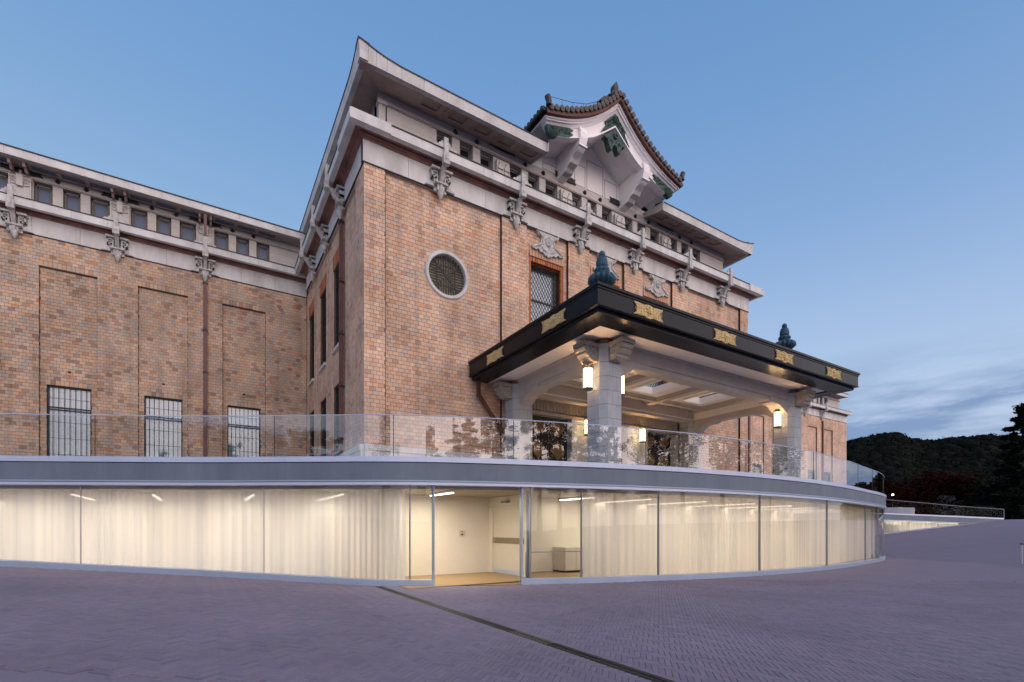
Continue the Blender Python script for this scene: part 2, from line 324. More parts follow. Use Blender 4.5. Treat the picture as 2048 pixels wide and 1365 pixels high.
# ------------------------------------------------------------------ pavilion plan curve (outer edge of the coping)
PC = [(-14.2, 21.9), (-10.5, 20.25), (-7.0, 18.6), (-4.3, 17.2), (-2.36, 16.15), (-.07, 14.86), (2.08, 13.42), (3.75, 12.30), (5.0, 11.66), (6.4, 11.14), (8.7, 10.46), (10.6, 10.03), (12.9, 9.68),
      (15.6, 9.5), (18.5, 9.55), (21.0, 9.78), (23.3, 10.12), (26.3, 10.72), (29.7, 11.42), (32.64, 12.32), (35.2, 13.6), (37.6, 16.0), (40.2, 20.0), (41.6, 24.0), (42.4, 28.6)]
def spline(P, per=6):
    P = [Vector(p) for p in P]; o = []
    for i in range(len(P)-1):
        a, b, c, d = P[max(i-1, 0)], P[i], P[i+1], P[min(i+2, len(P)-1)]
        for k in range(per):
            t = k/per; o.append(.5*((2*b)+(c-a)*t+(2*a-5*b+4*c-d)*t*t+(3*b-a-3*c+d)*t**3))
    return o+[P[-1]]
CV = spline(PC)
def offset(cv, d):
    """shift the plan curve inwards (towards the museum) by d"""
    o = []
    for i, p in enumerate(cv):
        t = (cv[min(i+1, len(cv)-1)]-cv[max(i-1, 0)]).normalized(); o.append(p+Vector((-t.y, t.x))*d)
    return o
def hit(cv, u):
    """curve parameter where the sight line through picture column u crosses the curve"""
    dx, dy = ray(u); best = None
    for i in range(len(cv)-1):
        a, b = cv[i], cv[i+1]; s0 = a.x*dy-a.y*dx; s1 = b.x*dy-b.y*dx
        if s0*s1 <= 0 and s0 != s1: return i+s0/(s0-s1)
    return None
def cvat(cv, t):
    i = min(int(t), len(cv)-2); return cv[i].lerp(cv[i+1], t-i)
def seg(cv, t0, t1):
    pts = [cvat(cv, t0)]+[cv[i] for i in range(int(t0)+1, int(math.ceil(t1))) if t0+.02 < i < t1-.02]+[cvat(cv, t1)]
    return pts
# ------------------------------------------------------------------ ground
xs = [-60, -45, -35, -25]+[v for v in np.arange(-20, 3.4, .6)]+[3.72]+[v for v in np.arange(4.2, 92, .9)]+[100, 120, 160, 220, 300, 450, 700, 1100]
ys = [-300, -150, -80, -50]+[v for v in np.arange(-40, 0, 4)]+[v for v in np.arange(0, 34, .8)]+[36, 40, 50, 70, 110, 180, 300, 500]
me = bpy.data.meshes.new('plaza_ground')
me.from_pydata([(x, y, gz(x, y)-.012) for x in xs for y in ys], [], [(i*len(ys)+j, (i+1)*len(ys)+j, (i+1)*len(ys)+j+1, i*len(ys)+j+1) for i in range(len(xs)-1) for j in range(len(ys)-1)])
me.materials.append(MATS['plaza_clay'])
plaza = tag(bpy.data.objects.new('plaza_ground', me), kind='structure'); C.objects.link(plaza)
# pavers: herringbone laid at 45 degrees to the facade
Lp, Wp, JT = .2145, .0628, .0048
def inside(x, y):
    F = depth(x, y)
    if not 4.0 < F < 15: return False
    u = 1022+985*(st*x-ct*y)/F
    if not -70 < u < 2120: return False
    if abs(x-3.72) < .108: return False
    for i in range(len(CV)-1):
        a, b = CV[i], CV[i+1]
        if a.x <= x < b.x: return y < a.y+(b.y-a.y)*(x-a.x)/(b.x-a.x)-.04
    return True
ca, sa = math.cos(R(45)), math.sin(R(45))
cand = []; rng = random.Random(3)
for m_ in range(-420, 420):
    for n_ in range(-90, 90):
        ox, oy = m_*Wp+n_*Lp, m_*Wp-n_*Lp
        for kind in (0, 1):
            if kind == 0: cxp, cyp, ang = ox+Lp/2, oy+Wp/2, 0
            else: cxp, cyp, ang = ox+Wp/2, oy+Wp+Lp/2, 1
            X, Y = ca*cxp-sa*cyp, sa*cxp+ca*cyp
            if -14 < X < 24 and 1 < Y < 22 and inside(X, Y): cand.append((depth(X, Y), X, Y, ang))
cand.sort()
pm = MB(); hw, hl = (Wp-JT)/2, (Lp-JT)/2
def paver_geo(mb, X, Y, z, yaw, tilt=(0, 0), sx=0, sy=0):
    c_, s_ = math.cos(yaw), math.sin(yaw); ch = .003
    ring = []
    for (hx, hy, zz) in ((hl, hw, -.02), (hl, hw, -.003), (hl-ch, hw-ch, 0)):
        for a, b in ((-1,-1), (1,-1), (1,1), (-1,1)):
            lx, ly = a*hx, b*hy
            x_, y_ = lx*c_-ly*s_, lx*s_+ly*c_
            ring.append((X+x_, Y+y_, z+zz+x_*(sx+tilt[0])+y_*(sy+tilt[1])))
    mb.add(ring, [(8,9,10,11)]+[(i, (i+1) % 4, 4+(i+1) % 4, 4+i) for i in range(4)]+[(4+i, 4+(i+1) % 4, 8+(i+1) % 4, 8+i) for i in range(4)])
unit = MB(); paver_geo(unit, 0, 0, 0, 0); unit_me = unit.mesh('paver', 'paver_clay')
for i, (F, X, Y, ang) in enumerate(cand):
    z = gz(X, Y)+rng.uniform(-.0014, .0014); yaw = R(45)+(math.pi/2 if ang else 0)+rng.uniform(-.006, .006)
    sx = -.0635 if X < 3.72 else -.0095
    if i < 300:
        o = bpy.data.objects.new('paver', unit_me); o.location = (X, Y, z)
        nrm = Vector((-sx, 0, 1)).normalized(); q = nrm.to_track_quat('Z', 'Y')
        o.rotation_euler = (Vector((0, 0, 1)).rotation_difference(nrm).to_matrix().to_4x4() @ Matrix.Rotation(yaw, 4, 'Z')).to_euler()
        C.objects.link(o); o.parent = plaza
    else:
        paver_geo(pm, X, Y, z, yaw, (rng.uniform(-.006, .006), rng.uniform(-.006, .006)), sx, 0)
o = tag(pm.build('paver_field', 'paver_clay', plaza, fix=False), kind='stuff')
# sand bed under the pavers, seen only in the joints
bed = MB()
for xx in np.arange(-14, 24, .4):
    for yy in np.arange(1, 22, .4):
        if all(inside(xx+a, yy+b) or abs(xx+a-3.72) < .5 for a in (0, .4) for b in (0, .4)) and (inside(xx+.2, yy+.2) or abs(xx-3.6) < .4):
            bed.add([(xx+a, yy+b, gz(xx+a, yy+b)-.0075) for a, b in ((0,0), (.4,0), (.4,.4), (0,.4))], [(0,1,2,3)])
tag(bed.build('paver_sand_bed', 'paver_sand', plaza, fix=False), kind='stuff')
# slot drain in the fold of the plaza
dr = empty('slot_drain', (3.72, 7, .03)); tag(dr, 'long dark metal slot drain running from the curtained pavilion across the pavers', 'drain')
for y0, y1, mt in ((-6, 4.2, 'drain_metal'), (4.21, 5.0, 'drain_metal'), (5.01, 5.9, 'drain_brass'), (5.91, 8.2, 'drain_metal'), (8.21, 12.22, 'drain_metal')):
    b_ = MB()
    for x0, x1 in ((3.645, 3.708), (3.732, 3.795)): b_.box(x0, x1, y0, y1, -.02, .047)
    o = b_.build('drain_channel', mt, dr)
    if mt == 'drain_brass': o['label'] = 'worn greenish access length of the drain'
bx(3.708, 3.732, -6, 12.22, -.03, .02).build('drain_slot', 'dark_slot', dr)

# ------------------------------------------------------------------ curved glass pavilion under the terrace
pav = empty('glass_pavilion', (12.9, 9.7, 0)); tag(pav, 'long curved glass pavilion with grey concrete fascia and lit white curtains under the terrace', 'pavilion')
IN = 1
def band(name, mat, cv, d0, d1, z0, z1, t0, t1, parent, zf=None):
    """a curved bar between two offsets of the plan curve"""
    A, B = seg(offset(cv, d0), t0, t1), seg(offset(cv, d1), t0, t1); n = min(len(A), len(B)); A = A[:n]; B = B[:n]
    f0 = (lambda p: z0) if zf is None else (lambda p: zf(p.x, p.y)+z0)
    f1 = (lambda p: z1) if zf is None else (lambda p: zf(p.x, p.y)+z1)
    lo_o = [(p.x, p.y, f0(p)) for p in A]; hi_o = [(p.x, p.y, f1(p)) for p in A]
    lo_i = [(q.x, q.y, f0(p)) for p, q in zip(A, B)]; hi_i = [(q.x, q.y, f1(p)) for p, q in zip(A, B)]
    m_ = MB(); m_.strip([lo_o, hi_o]); m_.strip([hi_o, hi_i]); m_.strip([hi_i, lo_i]); m_.strip([lo_i, lo_o])
    for k in (0, -1): m_.add([lo_o[k], hi_o[k], hi_i[k], lo_i[k]], [(0, 1, 2, 3)])
    return m_.build(name, mat, parent)
T_END = len(CV)-1
def param_steps(step):
    """parameters of equal arc steps"""
    ts = [0.0]; acc = 0
    for i in range(len(CV)-1):
        l = (CV[i+1]-CV[i]).length; s0 = acc
        while acc+l >= step*len(ts): ts.append(i+(step*len(ts)-acc)/l)
        acc += l
    return ts+[T_END]
ts = param_steps(3.6)
for a, b in zip(ts[:-1], ts[1:]): band('coping', 'coping_metal', CV, 0, .42, 3.185, 3.32, a+.008, b-.008, pav)
band('coping_shadow_gap', 'dark_slot', CV, .05, .40, 3.165, 3.185, 0, T_END, pav)
ts = param_steps(1.8)
for a, b in zip(ts[:-1], ts[1:]): band('fascia_panel', 'fascia_concrete', CV, .025, .38, 2.725, 3.166, a+.004, b-.004, pav)
band('fascia_trim', 'sill_metal', CV, .0, .34, 2.692, 2.722, 0, T_END, pav); band('fascia_trim_groove', 'steel', CV, .02, .30, 2.665, 2.692, 0, T_END, pav)
band('fascia_trim', 'coping_metal', CV, .005, .32, 2.60, 2.665, 0, T_END, pav)
GO = .14
gcv = offset(CV, GO)
H = {u: hit(gcv, u) for u in (161.5, 528, 820, 868, 1042, 1053, 1061, 1163, 1317, 1519.5, 1654, 1731, 1756)}
# base sill follows the slope, with a gap at the entrance
band('base_sill', 'sill_metal', CV, .04, .30, -.25, .145, 0, H[868], pav, gz); band('base_sill', 'sill_metal', CV, .04, .30, -.25, .145, H[1042], T_END, pav, gz)
joints = [0, 6, 12]+[H[161.5], H[528], H[820], H[868]]
left = [t for t in joints]; tt = H[161.5]
joints = [H[161.5]-26.0, H[161.5]-12.8, H[161.5], H[528], H[820], H[868]]; joints = [max(j, 0) for j in joints]
right = [H[1042], H[1061], H[1163], H[1317], H[1519.5], H[1654], H[1731], H[1756], H[1756]+6, H[1756]+12, T_END]
def pane(t0, t1, low=.145):
    A = seg(gcv, t0, t1); m_ = MB()
    for zz in (0,): m_.strip([[(p.x, p.y, gz(p.x, p.y)+low) for p in A], [(p.x, p.y, 2.60) for p in A]])
    return m_.build('glass_pane', 'shop_glass', pav, fix=False)
for a, b in zip(joints[:-1], joints[1:]):
    if b-a > .2: pane(a+.01, b-.01)
for a, b in zip(right[:-1], right[1:]): pane(a+.01, b-.01)
for t_ in joints[2:]+right[:]:
    p = cvat(gcv, t_); wj = .015
    bx(p.x-wj/2, p.x+wj/2, p.y-.03, p.y+.05, gz(p.x, p.y)+(0 if t_ in (H[868], H[1042]) else .13), 2.61).build('glass_joint', 'steel', pav)
# bevelled jamb posts of the entrance and the steel post beside it
for u, wd in ((866.5, .022), (1043, .035)):
    p = cvat(gcv, hit(gcv, u)); bx(p.x-wd/2, p.x+wd/2, p.y-.05, p.y+.07, .0, 2.61).build('door_jamb', 'sill_metal', pav)
p = cvat(offset(CV, .42), hit(offset(CV, .42), 1056.5)); MB().tube([(p.x, p.y, .0), (p.x, p.y, 2.62)], .055, 14).build('steel_post', 'steel', pav, smooth=True)
# roof slab, terrace deck, ceiling, floor
far = [(min(p.x, 43.5), 44) for p in CV]
I4 = offset(CV, .30)
me_ = MB(); me_.strip([[(p.x, p.y, 3.24) for p in I4], [(q[0], q[1], 3.24) for q in far]]); me_.build('terrace_deck', 'light_stone', pav, fix=False)
bk = []
for p, q in zip(CV, offset(CV, 4.6)): bk.append(q)
def room_back(p, q):
    if 4.2 < p.x < 12.5: return Vector((q.x, max(q.y, 14.6)))
    return q
bk = [room_back(p, q) for p, q in zip(CV, bk)]
inn = offset(CV, .32)
me_ = MB(); me_.strip([[(p.x, p.y, 2.52) for p in inn], [(q.x, q.y, 2.52) for q in bk]]); me_.build('ceiling', 'interior_concrete', pav, fix=False)
me_ = MB(); me_.strip([[(p.x, p.y, 2.52) for p in inn], [(p.x, p.y, 2.66) for p in inn]]); me_.build('ceiling_edge', 'interior_concrete', pav, fix=False)
me_ = MB(); me_.strip([[(p.x, p.y, min(gz(p.x, p.y), .05)+.0) for p in offset(CV, .06)], [(q.x, q.y, .035) for q in bk]]); me_.build('floor', 'interior_floor', pav, fix=False)
me_ = MB(); me_.strip([[(q.x, q.y, -.4) for q in bk], [(q.x, q.y, 2.53) for q in bk]]); me_.build('back_wall', 'interior_wall', pav, fix=False)
# entrance lobby: white wall with the partition and its door
bx(4.5, 8.14, 14.38, 14.46, .03, 2.52).build('lobby_wall', 'interior_wall', pav)
bx(4.42, 4.498, 12.75, 14.46, .03, 2.52).build('lobby_wall', 'interior_wall', pav)
bx(8.14, 8.22, 12.15, 14.46, 2.15, 2.52).build('door_header', 'interior_wall', pav)
bx(8.08, 8.14, 12.15, 14.38, 2.13, 2.17).build('header_trim', 'interior_wall', pav)
bx(8.10, 8.22, 14.13, 14.38, .03, 2.13).build('door_post', 'interior_wall', pav)
bx(8.10, 8.22, 12.10, 12.22, .03, 2.52).build('door_post', 'interior_wall', pav)
dd = bx(8.16, 8.20, 12.22, 14.13, .05, 2.13).build('door', 'door_panel', pav)
bx(8.135, 8.16, 12.22, 14.13, 1.02, 1.20).build('door_band', 'door_band', dd); bx(8.12, 8.16, 14.02, 14.06, 1.07, 1.16).build('handle', 'white_stone', dd)
bx(8.14, 8.165, 12.22, 14.13, .05, .19).build('kick_plate', 'coping_metal', dd)
bx(8.02, 8.14, 13.1, 13.45, 2.30, 2.37).build('door_sensor', 'steel', pav)
bx(8.2, 14.0, 13.62, 13.70, .03, 2.52).build('back_room_wall', 'interior_wall', pav)
bx(8.22, 8.26, 12.2, 13.62, .03, 2.15).build('back_room_wall', 'interior_wall', pav)
o = bx(7.02, 7.20, 14.345, 14.38, 1.25, 1.43).build('switch_plate', 'white_stone', pav)
bx(7.07, 7.13, 14.335, 14.345, 1.28, 1.32).build('button', 'dark_slot', o); bx(7.08, 7.11, 14.335, 14.345, 1.37, 1.40).build('button', 'dark_slot', o)
tag(bx(4.2, 8.2, 11.4, 14.3, .036, .046).build('door_mat', 'interior_floor'), 'wide brown entrance mat on the lobby floor behind the glass doors', 'mat')
cab = empty('cabinet', (10.5, 13.2, .04)); tag(cab, 'low white cabinet with flat doors in the lit room right of the entrance', 'cabinet')
bx(10.2, 11.6, 12.95, 13.6, .08, .86).build('cabinet_body', 'door_panel', cab); bx(10.2, 11.6, 13.0, 13.6, .035, .08).build('plinth', 'dark_slot', cab)
for k in range(3): bx(10.21+k*.465, 10.655+k*.465, 12.92, 12.95, .10, .85).build('cabinet_door', 'door_panel', cab)
rl = empty('barrier_frame', (9.0, 12.2, .04)); tag(rl, 'thin steel barrier frame standing in front of the low cabinet', 'barrier')
rb = MB(); rb.bar((7.95, 11.9, .80), (9.75, 11.55, .80), .03); rb.build('top_rail', 'steel', rl)
for x_, y_ in ((7.95, 11.9), (9.75, 11.55)): MB().bar((x_, y_, .04), (x_, y_, .80), .03).build('leg', 'steel', rl)
# linear lamps
bars = [(-10.6, 21.9, 25.4, 'curtained bay at the far left end'), (-6.0, 19.6, 23.1, 'second curtained bay from the left edge'), (-3.1, 18.1, 21.4, 'curtained bay right of the left edge'), (-1.2, 17.1, 20.4, 'curtained bay left of the first fascia joint'),
        (1.2, 15.6, 19.0, 'curtained bay left of the lobby'), (3.3, 14.1, 17.8, 'curtain end beside the lobby'), (5.62, 11.9, 13.4, 'empty lobby above the door mat'), (10.2, 11.5, 13.2, 'room with the low cabinet'),
        (12.4, 11.2, 14.8, 'curtained bay right of the cabinet'), (15.1, 11.1, 14.8, 'second curtained bay right of the entrance'), (18.0, 11.1, 15.0, 'third curtained bay right of the entrance'),
        (21.0, 11.3, 15.2, 'fourth curtained bay right of the entrance'), (24.0, 11.8, 15.6, 'fifth curtained bay right of the entrance'), (27.2, 12.6, 16.4, 'sixth curtained bay right of the entrance'), (30.6, 13.7, 17.8, 'last curtained bay before the bend')]
for x_, y0, y1, where in bars:
    t_ = empty('linear_lamp', (x_, (y0+y1)/2, 2.5)); tag(t_, 'straight white linear ceiling lamp in the '+where, 'ceiling lamp', 'linear lamps under the pavilion ceiling')
    bx(x_-.045, x_+.045, y0, y1, 2.455, 2.515).build('housing', 'door_panel', t_); bx(x_-.035, x_+.035, y0+.02, y1-.02, 2.43, 2.4549).build('diffuser', 'tube_light', t_)
    ld = bpy.data.lights.new('linear_lamp_light', 'AREA'); ld.shape = 'RECTANGLE'; ld.size = .5; ld.size_y = y1-y0; ld.energy = 84*(1.1 if 3 < x_ < 4 else .9 if 4 < x_ < 9 else .17 if x_ < 11 and x_ > 9 else 1); ld.color = (1, .89, .73)
    lo_ = bpy.data.objects.new('linear_lamp_light', ld); lo_.location = (x_, (y0+y1)/2, 2.42); C.objects.link(lo_); lo_.parent = t_; lo_.matrix_parent_inverse = Matrix.Translation(-t_.location)
# curtains
def curtain(t0, t1, label, off=.55, seed=1):
    A = seg(offset(CV, off), t0, t1); rr = random.Random(seed); pts = []
    L = 0; acc = [0]
    for a, b in zip(A[:-1], A[1:]): L += (b-a).length; acc.append(L)
    n = int(L/.028); ph = 0
    for k in range(n+1):
        s_ = L*k/n; i = max(j for j in range(len(acc)-1) if acc[j] <= s_+1e-9); f = (s_-acc[i])/(acc[i+1]-acc[i]); p = A[i].lerp(A[i+1], min(f, 1))
        tg = (A[i+1]-A[i]).normalized(); ph += .028/(.16+.05*math.sin(s_*.9)+.02*rr.random())*2*math.pi*.8
        w_ = .024*math.sin(ph)*(.6+.4*math.sin(s_*1.7)); pts.append((p+Vector((-tg.y, tg.x))*w_, ph, s_))
    loops = []
    for fz in (0, .5, 1):
        loops.append([(q.x, q.y+.01*math.sin(ph_*.37+fz*3)*(1-fz), (gz(q.x, q.y)+.12 if True else 0)*(1-fz)+2.50*fz) for q, ph_, s_ in pts])
    o = MB().strip(loops).build('sheer_curtain', 'sheer_curtain', smooth=True, fix=False); tag(o, label, 'curtain', 'floor-length sheer curtains behind the pavilion glass'); return o
ccv = offset(CV, .55)
H2 = lambda u: hit(ccv, u)
curtain(2, H2(812)-.05, 'wide white sheer curtain behind the glass left of the entrance', seed=2)
curtain(H2(1166), H2(1742), 'long white sheer curtain behind the glass right of the entrance', seed=5)
curtain(H2(1742)+2.2, T_END-2, 'short white sheer curtain behind the glass past the bend', seed=9)
# ------------------------------------------------------------------ glass balustrade on the coping
bal = empty('glass_balustrade', (12.9, 9.8, 3.32)); tag(bal, 'frameless glass balustrade with slim top rail above the near curved pavilion', 'balustrade')
bcv = offset(CV, .10); RT = 4.385
bj = [0, 10]+[hit(bcv, u) for u in (190, 549, 787, 1027, 1292, 1492, 1627, 1716)]
e_ = hit(bcv, 1744.5) or 112; bj += [e_, e_+6, e_+12]
# the rail turns back towards the museum at its right end
for a, b in zip(bj[:-1], bj[1:]):
    A = seg(bcv, a+.02, b-.02)
    MB().strip([[(p.x, p.y, 3.30) for p in A], [(p.x, p.y, RT-.012) for p in A]]).build('glass_panel', 'balustrade_glass', bal, fix=False)
    if a > 0:
        p = cvat(bcv, a); MB().bar((p.x, p.y, 3.32), (p.x, p.y, RT), .014).build('glass_joint', 'iron_bar', bal)
A = seg(bcv, 0, bj[-1]); MB().tube([(p.x, p.y, RT) for p in A], .013, 6).build('top_rail', 'coping_metal', bal)
# ------------------------------------------------------------------ far stretch of the ribbon pavilion
fp = empty('far_glass_pavilion', (62, 18.6, 2)); tag(fp, 'distant low curtained glass strip sinking into the rising plaza at the right', 'pavilion')
def fpt(u, F, v): x_, y_ = at(u, F); return (x_, y_, 1.5+(1057-v)/985*F)
us = [(1720, 47.6), (1768, 48), (1810, 48.2), (1848, 48.5), (1885, 48.7), (1920, 49), (1945, 49.2), (1960, 49.3), (1985, 49.7), (2008, 50)]
def lerpv(tab, u):
    for (a, x_), (b, y_) in zip(tab[:-1], tab[1:]):
        if a <= u <= b: return x_+(y_-x_)*(u-a)/(b-a)
    return tab[0][1] if u < tab[0][0] else tab[-1][1]
top = [(1720, 1024.6), (1768, 1026.3), (1848, 1029.6), (1920, 1032.5), (2008, 1036.5)]
ct_ = [(1720, 1026.8), (1768, 1028.6), (1848, 1032.2), (1920, 1035.2), (2008, 1039.2)]
fb = [(1720, 1037.5), (1768, 1039.8), (1848, 1042.6), (1920, 1045.4), (1960, 1046.4), (2008, 1048)]
tb = [(1720, 1039.4), (1768, 1041.6), (1848, 1044.2), (1920, 1046.0), (1960, 1046.8), (2008, 1048.5)]
gb = [(1720, 1076), (1768, 1066), (1848, 1057.6), (1900, 1051.6), (1945, 1047.2), (1960, 1046.6), (2008, 1046)]
def fstrip(name, mat, ta, tb_, dF0=0, u0=1720, u1=2008, parent=fp, dF1=None, cap=False):
    U = [(u, F) for u, F in us if u0 <= u <= u1]; m_ = MB(); dF1 = dF0+.3 if dF1 is None else dF1
    a = [fpt(u, F+dF0, lerpv(ta, u)) for u, F in U]; b = [fpt(u, F+dF0, lerpv(tb_, u)) for u, F in U]
    ab = [(at(u, F+dF1)[0], at(u, F+dF1)[1], p[2]) for (u, F), p in zip(U, a)]; bb = [(at(u, F+dF1)[0], at(u, F+dF1)[1], p[2]) for (u, F), p in zip(U, b)]
    m_.strip([a, b]); m_.strip([ab, a]); m_.strip([b, bb]); m_.strip([bb, ab])
    return m_.build(name, mat, parent, fix=False)
fstrip('coping', 'coping_metal', top, ct_, 0); fstrip('fascia', 'fascia_concrete', ct_, fb, .03); fstrip('fascia_trim', 'coping_metal', fb, tb, 0, u1=1985)
low = [(u, v+4) for u, v in gb]
m_ = fstrip('base_sill', 'sill_metal', [(u, v-.2) for u, v in gb], [(u, v+8) for u, v in gb], .05, u1=1985)
for (u0, F0), (u1, F1) in zip(us[:6], us[1:7]):
    A = [fpt(u0+.3, F0+.25, lerpv(tb, u0)), fpt(u1-.3, F1+.25, lerpv(tb, u1)), fpt(u1-.3, F1+.25, lerpv(low, u1)), fpt(u0+.3, F0+.25, lerpv(low, u0))]
    MB().add(A, [(0,1,2,3)]).build('glass_pane', 'shop_glass', fp, fix=False)
cu = []
for k in range(420):
    u = 1722+(1958-1722)*k/419; F = lerpv([(a, b) for a, b in us], u)+.6+.05*math.sin(k*1.9)*(1+.4*math.sin(k*.31)); cu.append((u, F))
fc = MB().strip([[fpt(u, F, lerpv(tb, u)) for u, F in cu], [fpt(u, F, lerpv(low, u)) for u, F in cu]]).build('sheer_curtain', 'sheer_curtain', smooth=True, fix=False)
tag(fc, 'small lit white sheer curtain inside the distant glass strip', 'curtain', 'floor-length sheer curtains behind the pavilion glass')
for k, (ua, ub) in enumerate(((1722, 1770), (1772, 1815), (1820, 1865), (1872, 1915))):
    x_, y_ = at((ua+ub)/2, 50.2); z_ = 1.5+(1057-lerpv(tb, (ua+ub)/2)-1)/985*49
    t_ = empty('linear_lamp', (x_, y_, z_)); tag(t_, ['linear lamp in the distant glass strip, nearest the big pavilion', 'linear lamp in the distant glass strip, second from the big pavilion', 'linear lamp in the distant glass strip, third from the big pavilion', 'linear lamp in the distant glass strip where it sinks lowest'][k], 'ceiling lamp', 'lamps in the distant glass strip')
    xa, ya = at(ua, 50.2); xb, yb = at(ub, 50.2); MB().bar((xa, ya, z_-.03), (xb, yb, z_-.03), .07).build('diffuser', 'tube_light', t_)
    ld = bpy.data.lights.new('linear_lamp_light', 'AREA'); ld.shape = 'RECTANGLE'; ld.size = 2.2; ld.size_y = .3; ld.energy = 30; ld.color = (1, .89, .73)
    lo_ = bpy.data.objects.new('linear_lamp_light', ld); lo_.location = (x_, y_, z_-.1); lo_.rotation_euler = (0, 0, math.atan2(yb-ya, xb-xa)); C.objects.link(lo_); lo_.parent = t_; lo_.matrix_parent_inverse = Matrix.Translation(-t_.location)
m_ = MB(); U = us
m_.strip([[(at(u, F+2.2)[0], at(u, F+2.2)[1], -.2) for u, F in U], [(at(u, F+2.2)[0], at(u, F+2.2)[1], fpt(u, F, lerpv(top, u))[2]-.05) for u, F in U]]); m_.build('back_wall', 'interior_wall', fp, fix=False)
m_ = MB(); m_.strip([[fpt(u, F, lerpv(top, u)) for u, F in U], [(at(u, F+14)[0], at(u, F+14)[1], fpt(u, F, lerpv(top, u))[2]) for u, F in U]]); m_.build('roof_deck', 'light_stone', fp, fix=False)
fbal = empty('far_glass_balustrade', (62, 18.6, 3)); tag(fbal, 'low glass balustrade with thin rail on the distant glass strip', 'balustrade')
rt = [(1720, 995), (1768, 999.5), (1848, 1006.3), (1920, 1013), (2008, 1019.2)]
for (u0, F0), (u1, F1) in zip(us[:-1], us[1:]):
    MB().add([fpt(u0+.4, F0+.1, lerpv(rt, u0)), fpt(u1-.4, F1+.1, lerpv(rt, u1)), fpt(u1-.4, F1+.1, lerpv(top, u1)), fpt(u0+.4, F0+.1, lerpv(top, u0))], [(0,1,2,3)]).build('glass_panel', 'clear_glass', fbal, fix=False)
MB().tube([fpt(u, F+.1, lerpv(rt, u)) for u, F in us], .022, 5).build('top_rail', 'steel', fbal)
MB().bar(fpt(2008, 50.1, 1019.2), fpt(2008, 50.1, 1037), .05).build('end_post', 'steel', fbal)
# ------------------------------------------------------------------ brickwork
BW, BH, BJ = .225, .149, .013
class Bricks:
    """collects the faces of single bricks; the 300 that show largest become objects of their own"""
    def __init__(s): s.L = []
    def wall(s, axis, plane, out, u0, u1, z0, z1, holes=(), circ=None, seed=0, ds=1):
        """axis 'x': wall runs along X at Y=plane, facing -Y; axis 'y': runs along Y at X=plane, facing -X"""
        rg = random.Random(seed); row = math.floor((z0)/BH)
        while row*BH < z1-.01:
            a, b = max(row*BH, z0), min((row+1)*BH-BJ, z1)
            off = (row % 2)*BW/2+(.02*math.sin(row*7.1)); k = math.floor((u0-off)/BW)-1
            while k*BW+off < u1:
                p, q = max(k*BW+off, u0), min(k*BW+off+BW-BJ*.75, u1); k += 1
                if q-p < .03 or b-a < .03: continue
                segs = [(p, q, a, b)]
                for (h0, h1, g0, g1) in holes:
                    ns = []
                    for (p_, q_, a_, b_) in segs:
                        if q_ <= h0 or p_ >= h1 or b_ <= g0 or a_ >= g1: ns.append((p_, q_, a_, b_)); continue
                        if p_ < h0-.03: ns.append((p_, h0, a_, b_))
                        if q_ > h1+.03: ns.append((h1, q_, a_, b_))
                        if h0 <= p_ and q_ <= h1 or True:
                            pm_, qm_ = max(p_, h0), min(q_, h1)
                            if qm_-pm_ > .04:
                                if a_ < g0-.03: ns.append((pm_, qm_, a_, g0))
                                if b_ > g1+.03: ns.append((pm_, qm_, g1, b_))
                    segs = ns
                for sg in segs:
                    if circ and math.hypot((sg[0]+sg[1])/2-circ[0], (sg[2]+sg[3])/2-circ[1]) < circ[2]: continue
                    s.L.append((axis, plane+rg.uniform(-.003, .003), sg, out))
            row += 1
    def make(s, parent, mat, single=300):
        def size(b):
            ax, pl, (p, q, a, c), o = b; m = (p+q)/2
            x, y = (m, pl) if ax == 'x' else (pl, m)
            F = depth(x, y); r2 = x*x+y*y; cosf = abs(y if ax == 'x' else x)/math.sqrt(r2)
            if q-p < BW-BJ*.75-1e-4 or c-a < BH-BJ-1e-4: return 0
            u = 1022+985*(st*x-ct*y)/F; v = 1057-985*((a+c)/2-1.5)/F
            if not (0 < u < 2048 and 0 < v < 905): return 0
            if ax == 'x' and pl < 19 and v > 790 and u > 940: return 0
            if ax == 'x' and u > 935 and pl < 19 and v > 726-.63*(u-938) and v < 1000: return 0
            return cosf/(F*F)
        order = sorted(range(len(s.L)), key=lambda i: -size(s.L[i])) if single else []
        top_ = set(i for i in order[:single] if size(s.L[i]) > 0)
        unit = {}
        mb = MB(); D = .022
        for i, (ax, pl, (p, q, a, c), o) in enumerate(s.L):
            if ax == 'x':
                if i in top_:
                    if 'x' not in unit:
                        w_, h_ = BW-BJ*.75, BH-BJ; U = MB(); U.add([(0,0,0),(w_,0,0),(w_,0,h_),(0,0,h_),(0,D,0),(w_,D,0),(w_,D,h_),(0,D,h_)], [(0,1,2,3),(0,4,5,1),(1,5,6,2),(2,6,7,3),(3,7,4,0)]); unit['x'] = U.mesh('brick', mat)
                    ob = bpy.data.objects.new('brick', unit['x']); ob.location = (p, pl, a); C.objects.link(ob); ob.parent = parent; ob.matrix_parent_inverse = Matrix.Translation(-parent_loc(parent)); continue
                mb.add([(p,pl,a),(q,pl,a),(q,pl,c),(p,pl,c),(p,pl+D,a),(q,pl+D,a),(q,pl+D,c),(p,pl+D,c)], [(0,1,2,3),(0,4,5,1),(1,5,6,2),(2,6,7,3),(3,7,4,0)])
            else:
                mb.add([(pl,p,a),(pl,q,a),(pl,q,c),(pl,p,c),(pl+D,p,a),(pl+D,q,a),(pl+D,q,c),(pl+D,p,c)], [(0,3,2,1),(0,1,5,4),(1,2,6,5),(2,3,7,6),(3,0,4,7)])
        tag(mb.build('brickwork', mat, parent, fix=False), kind='stuff')
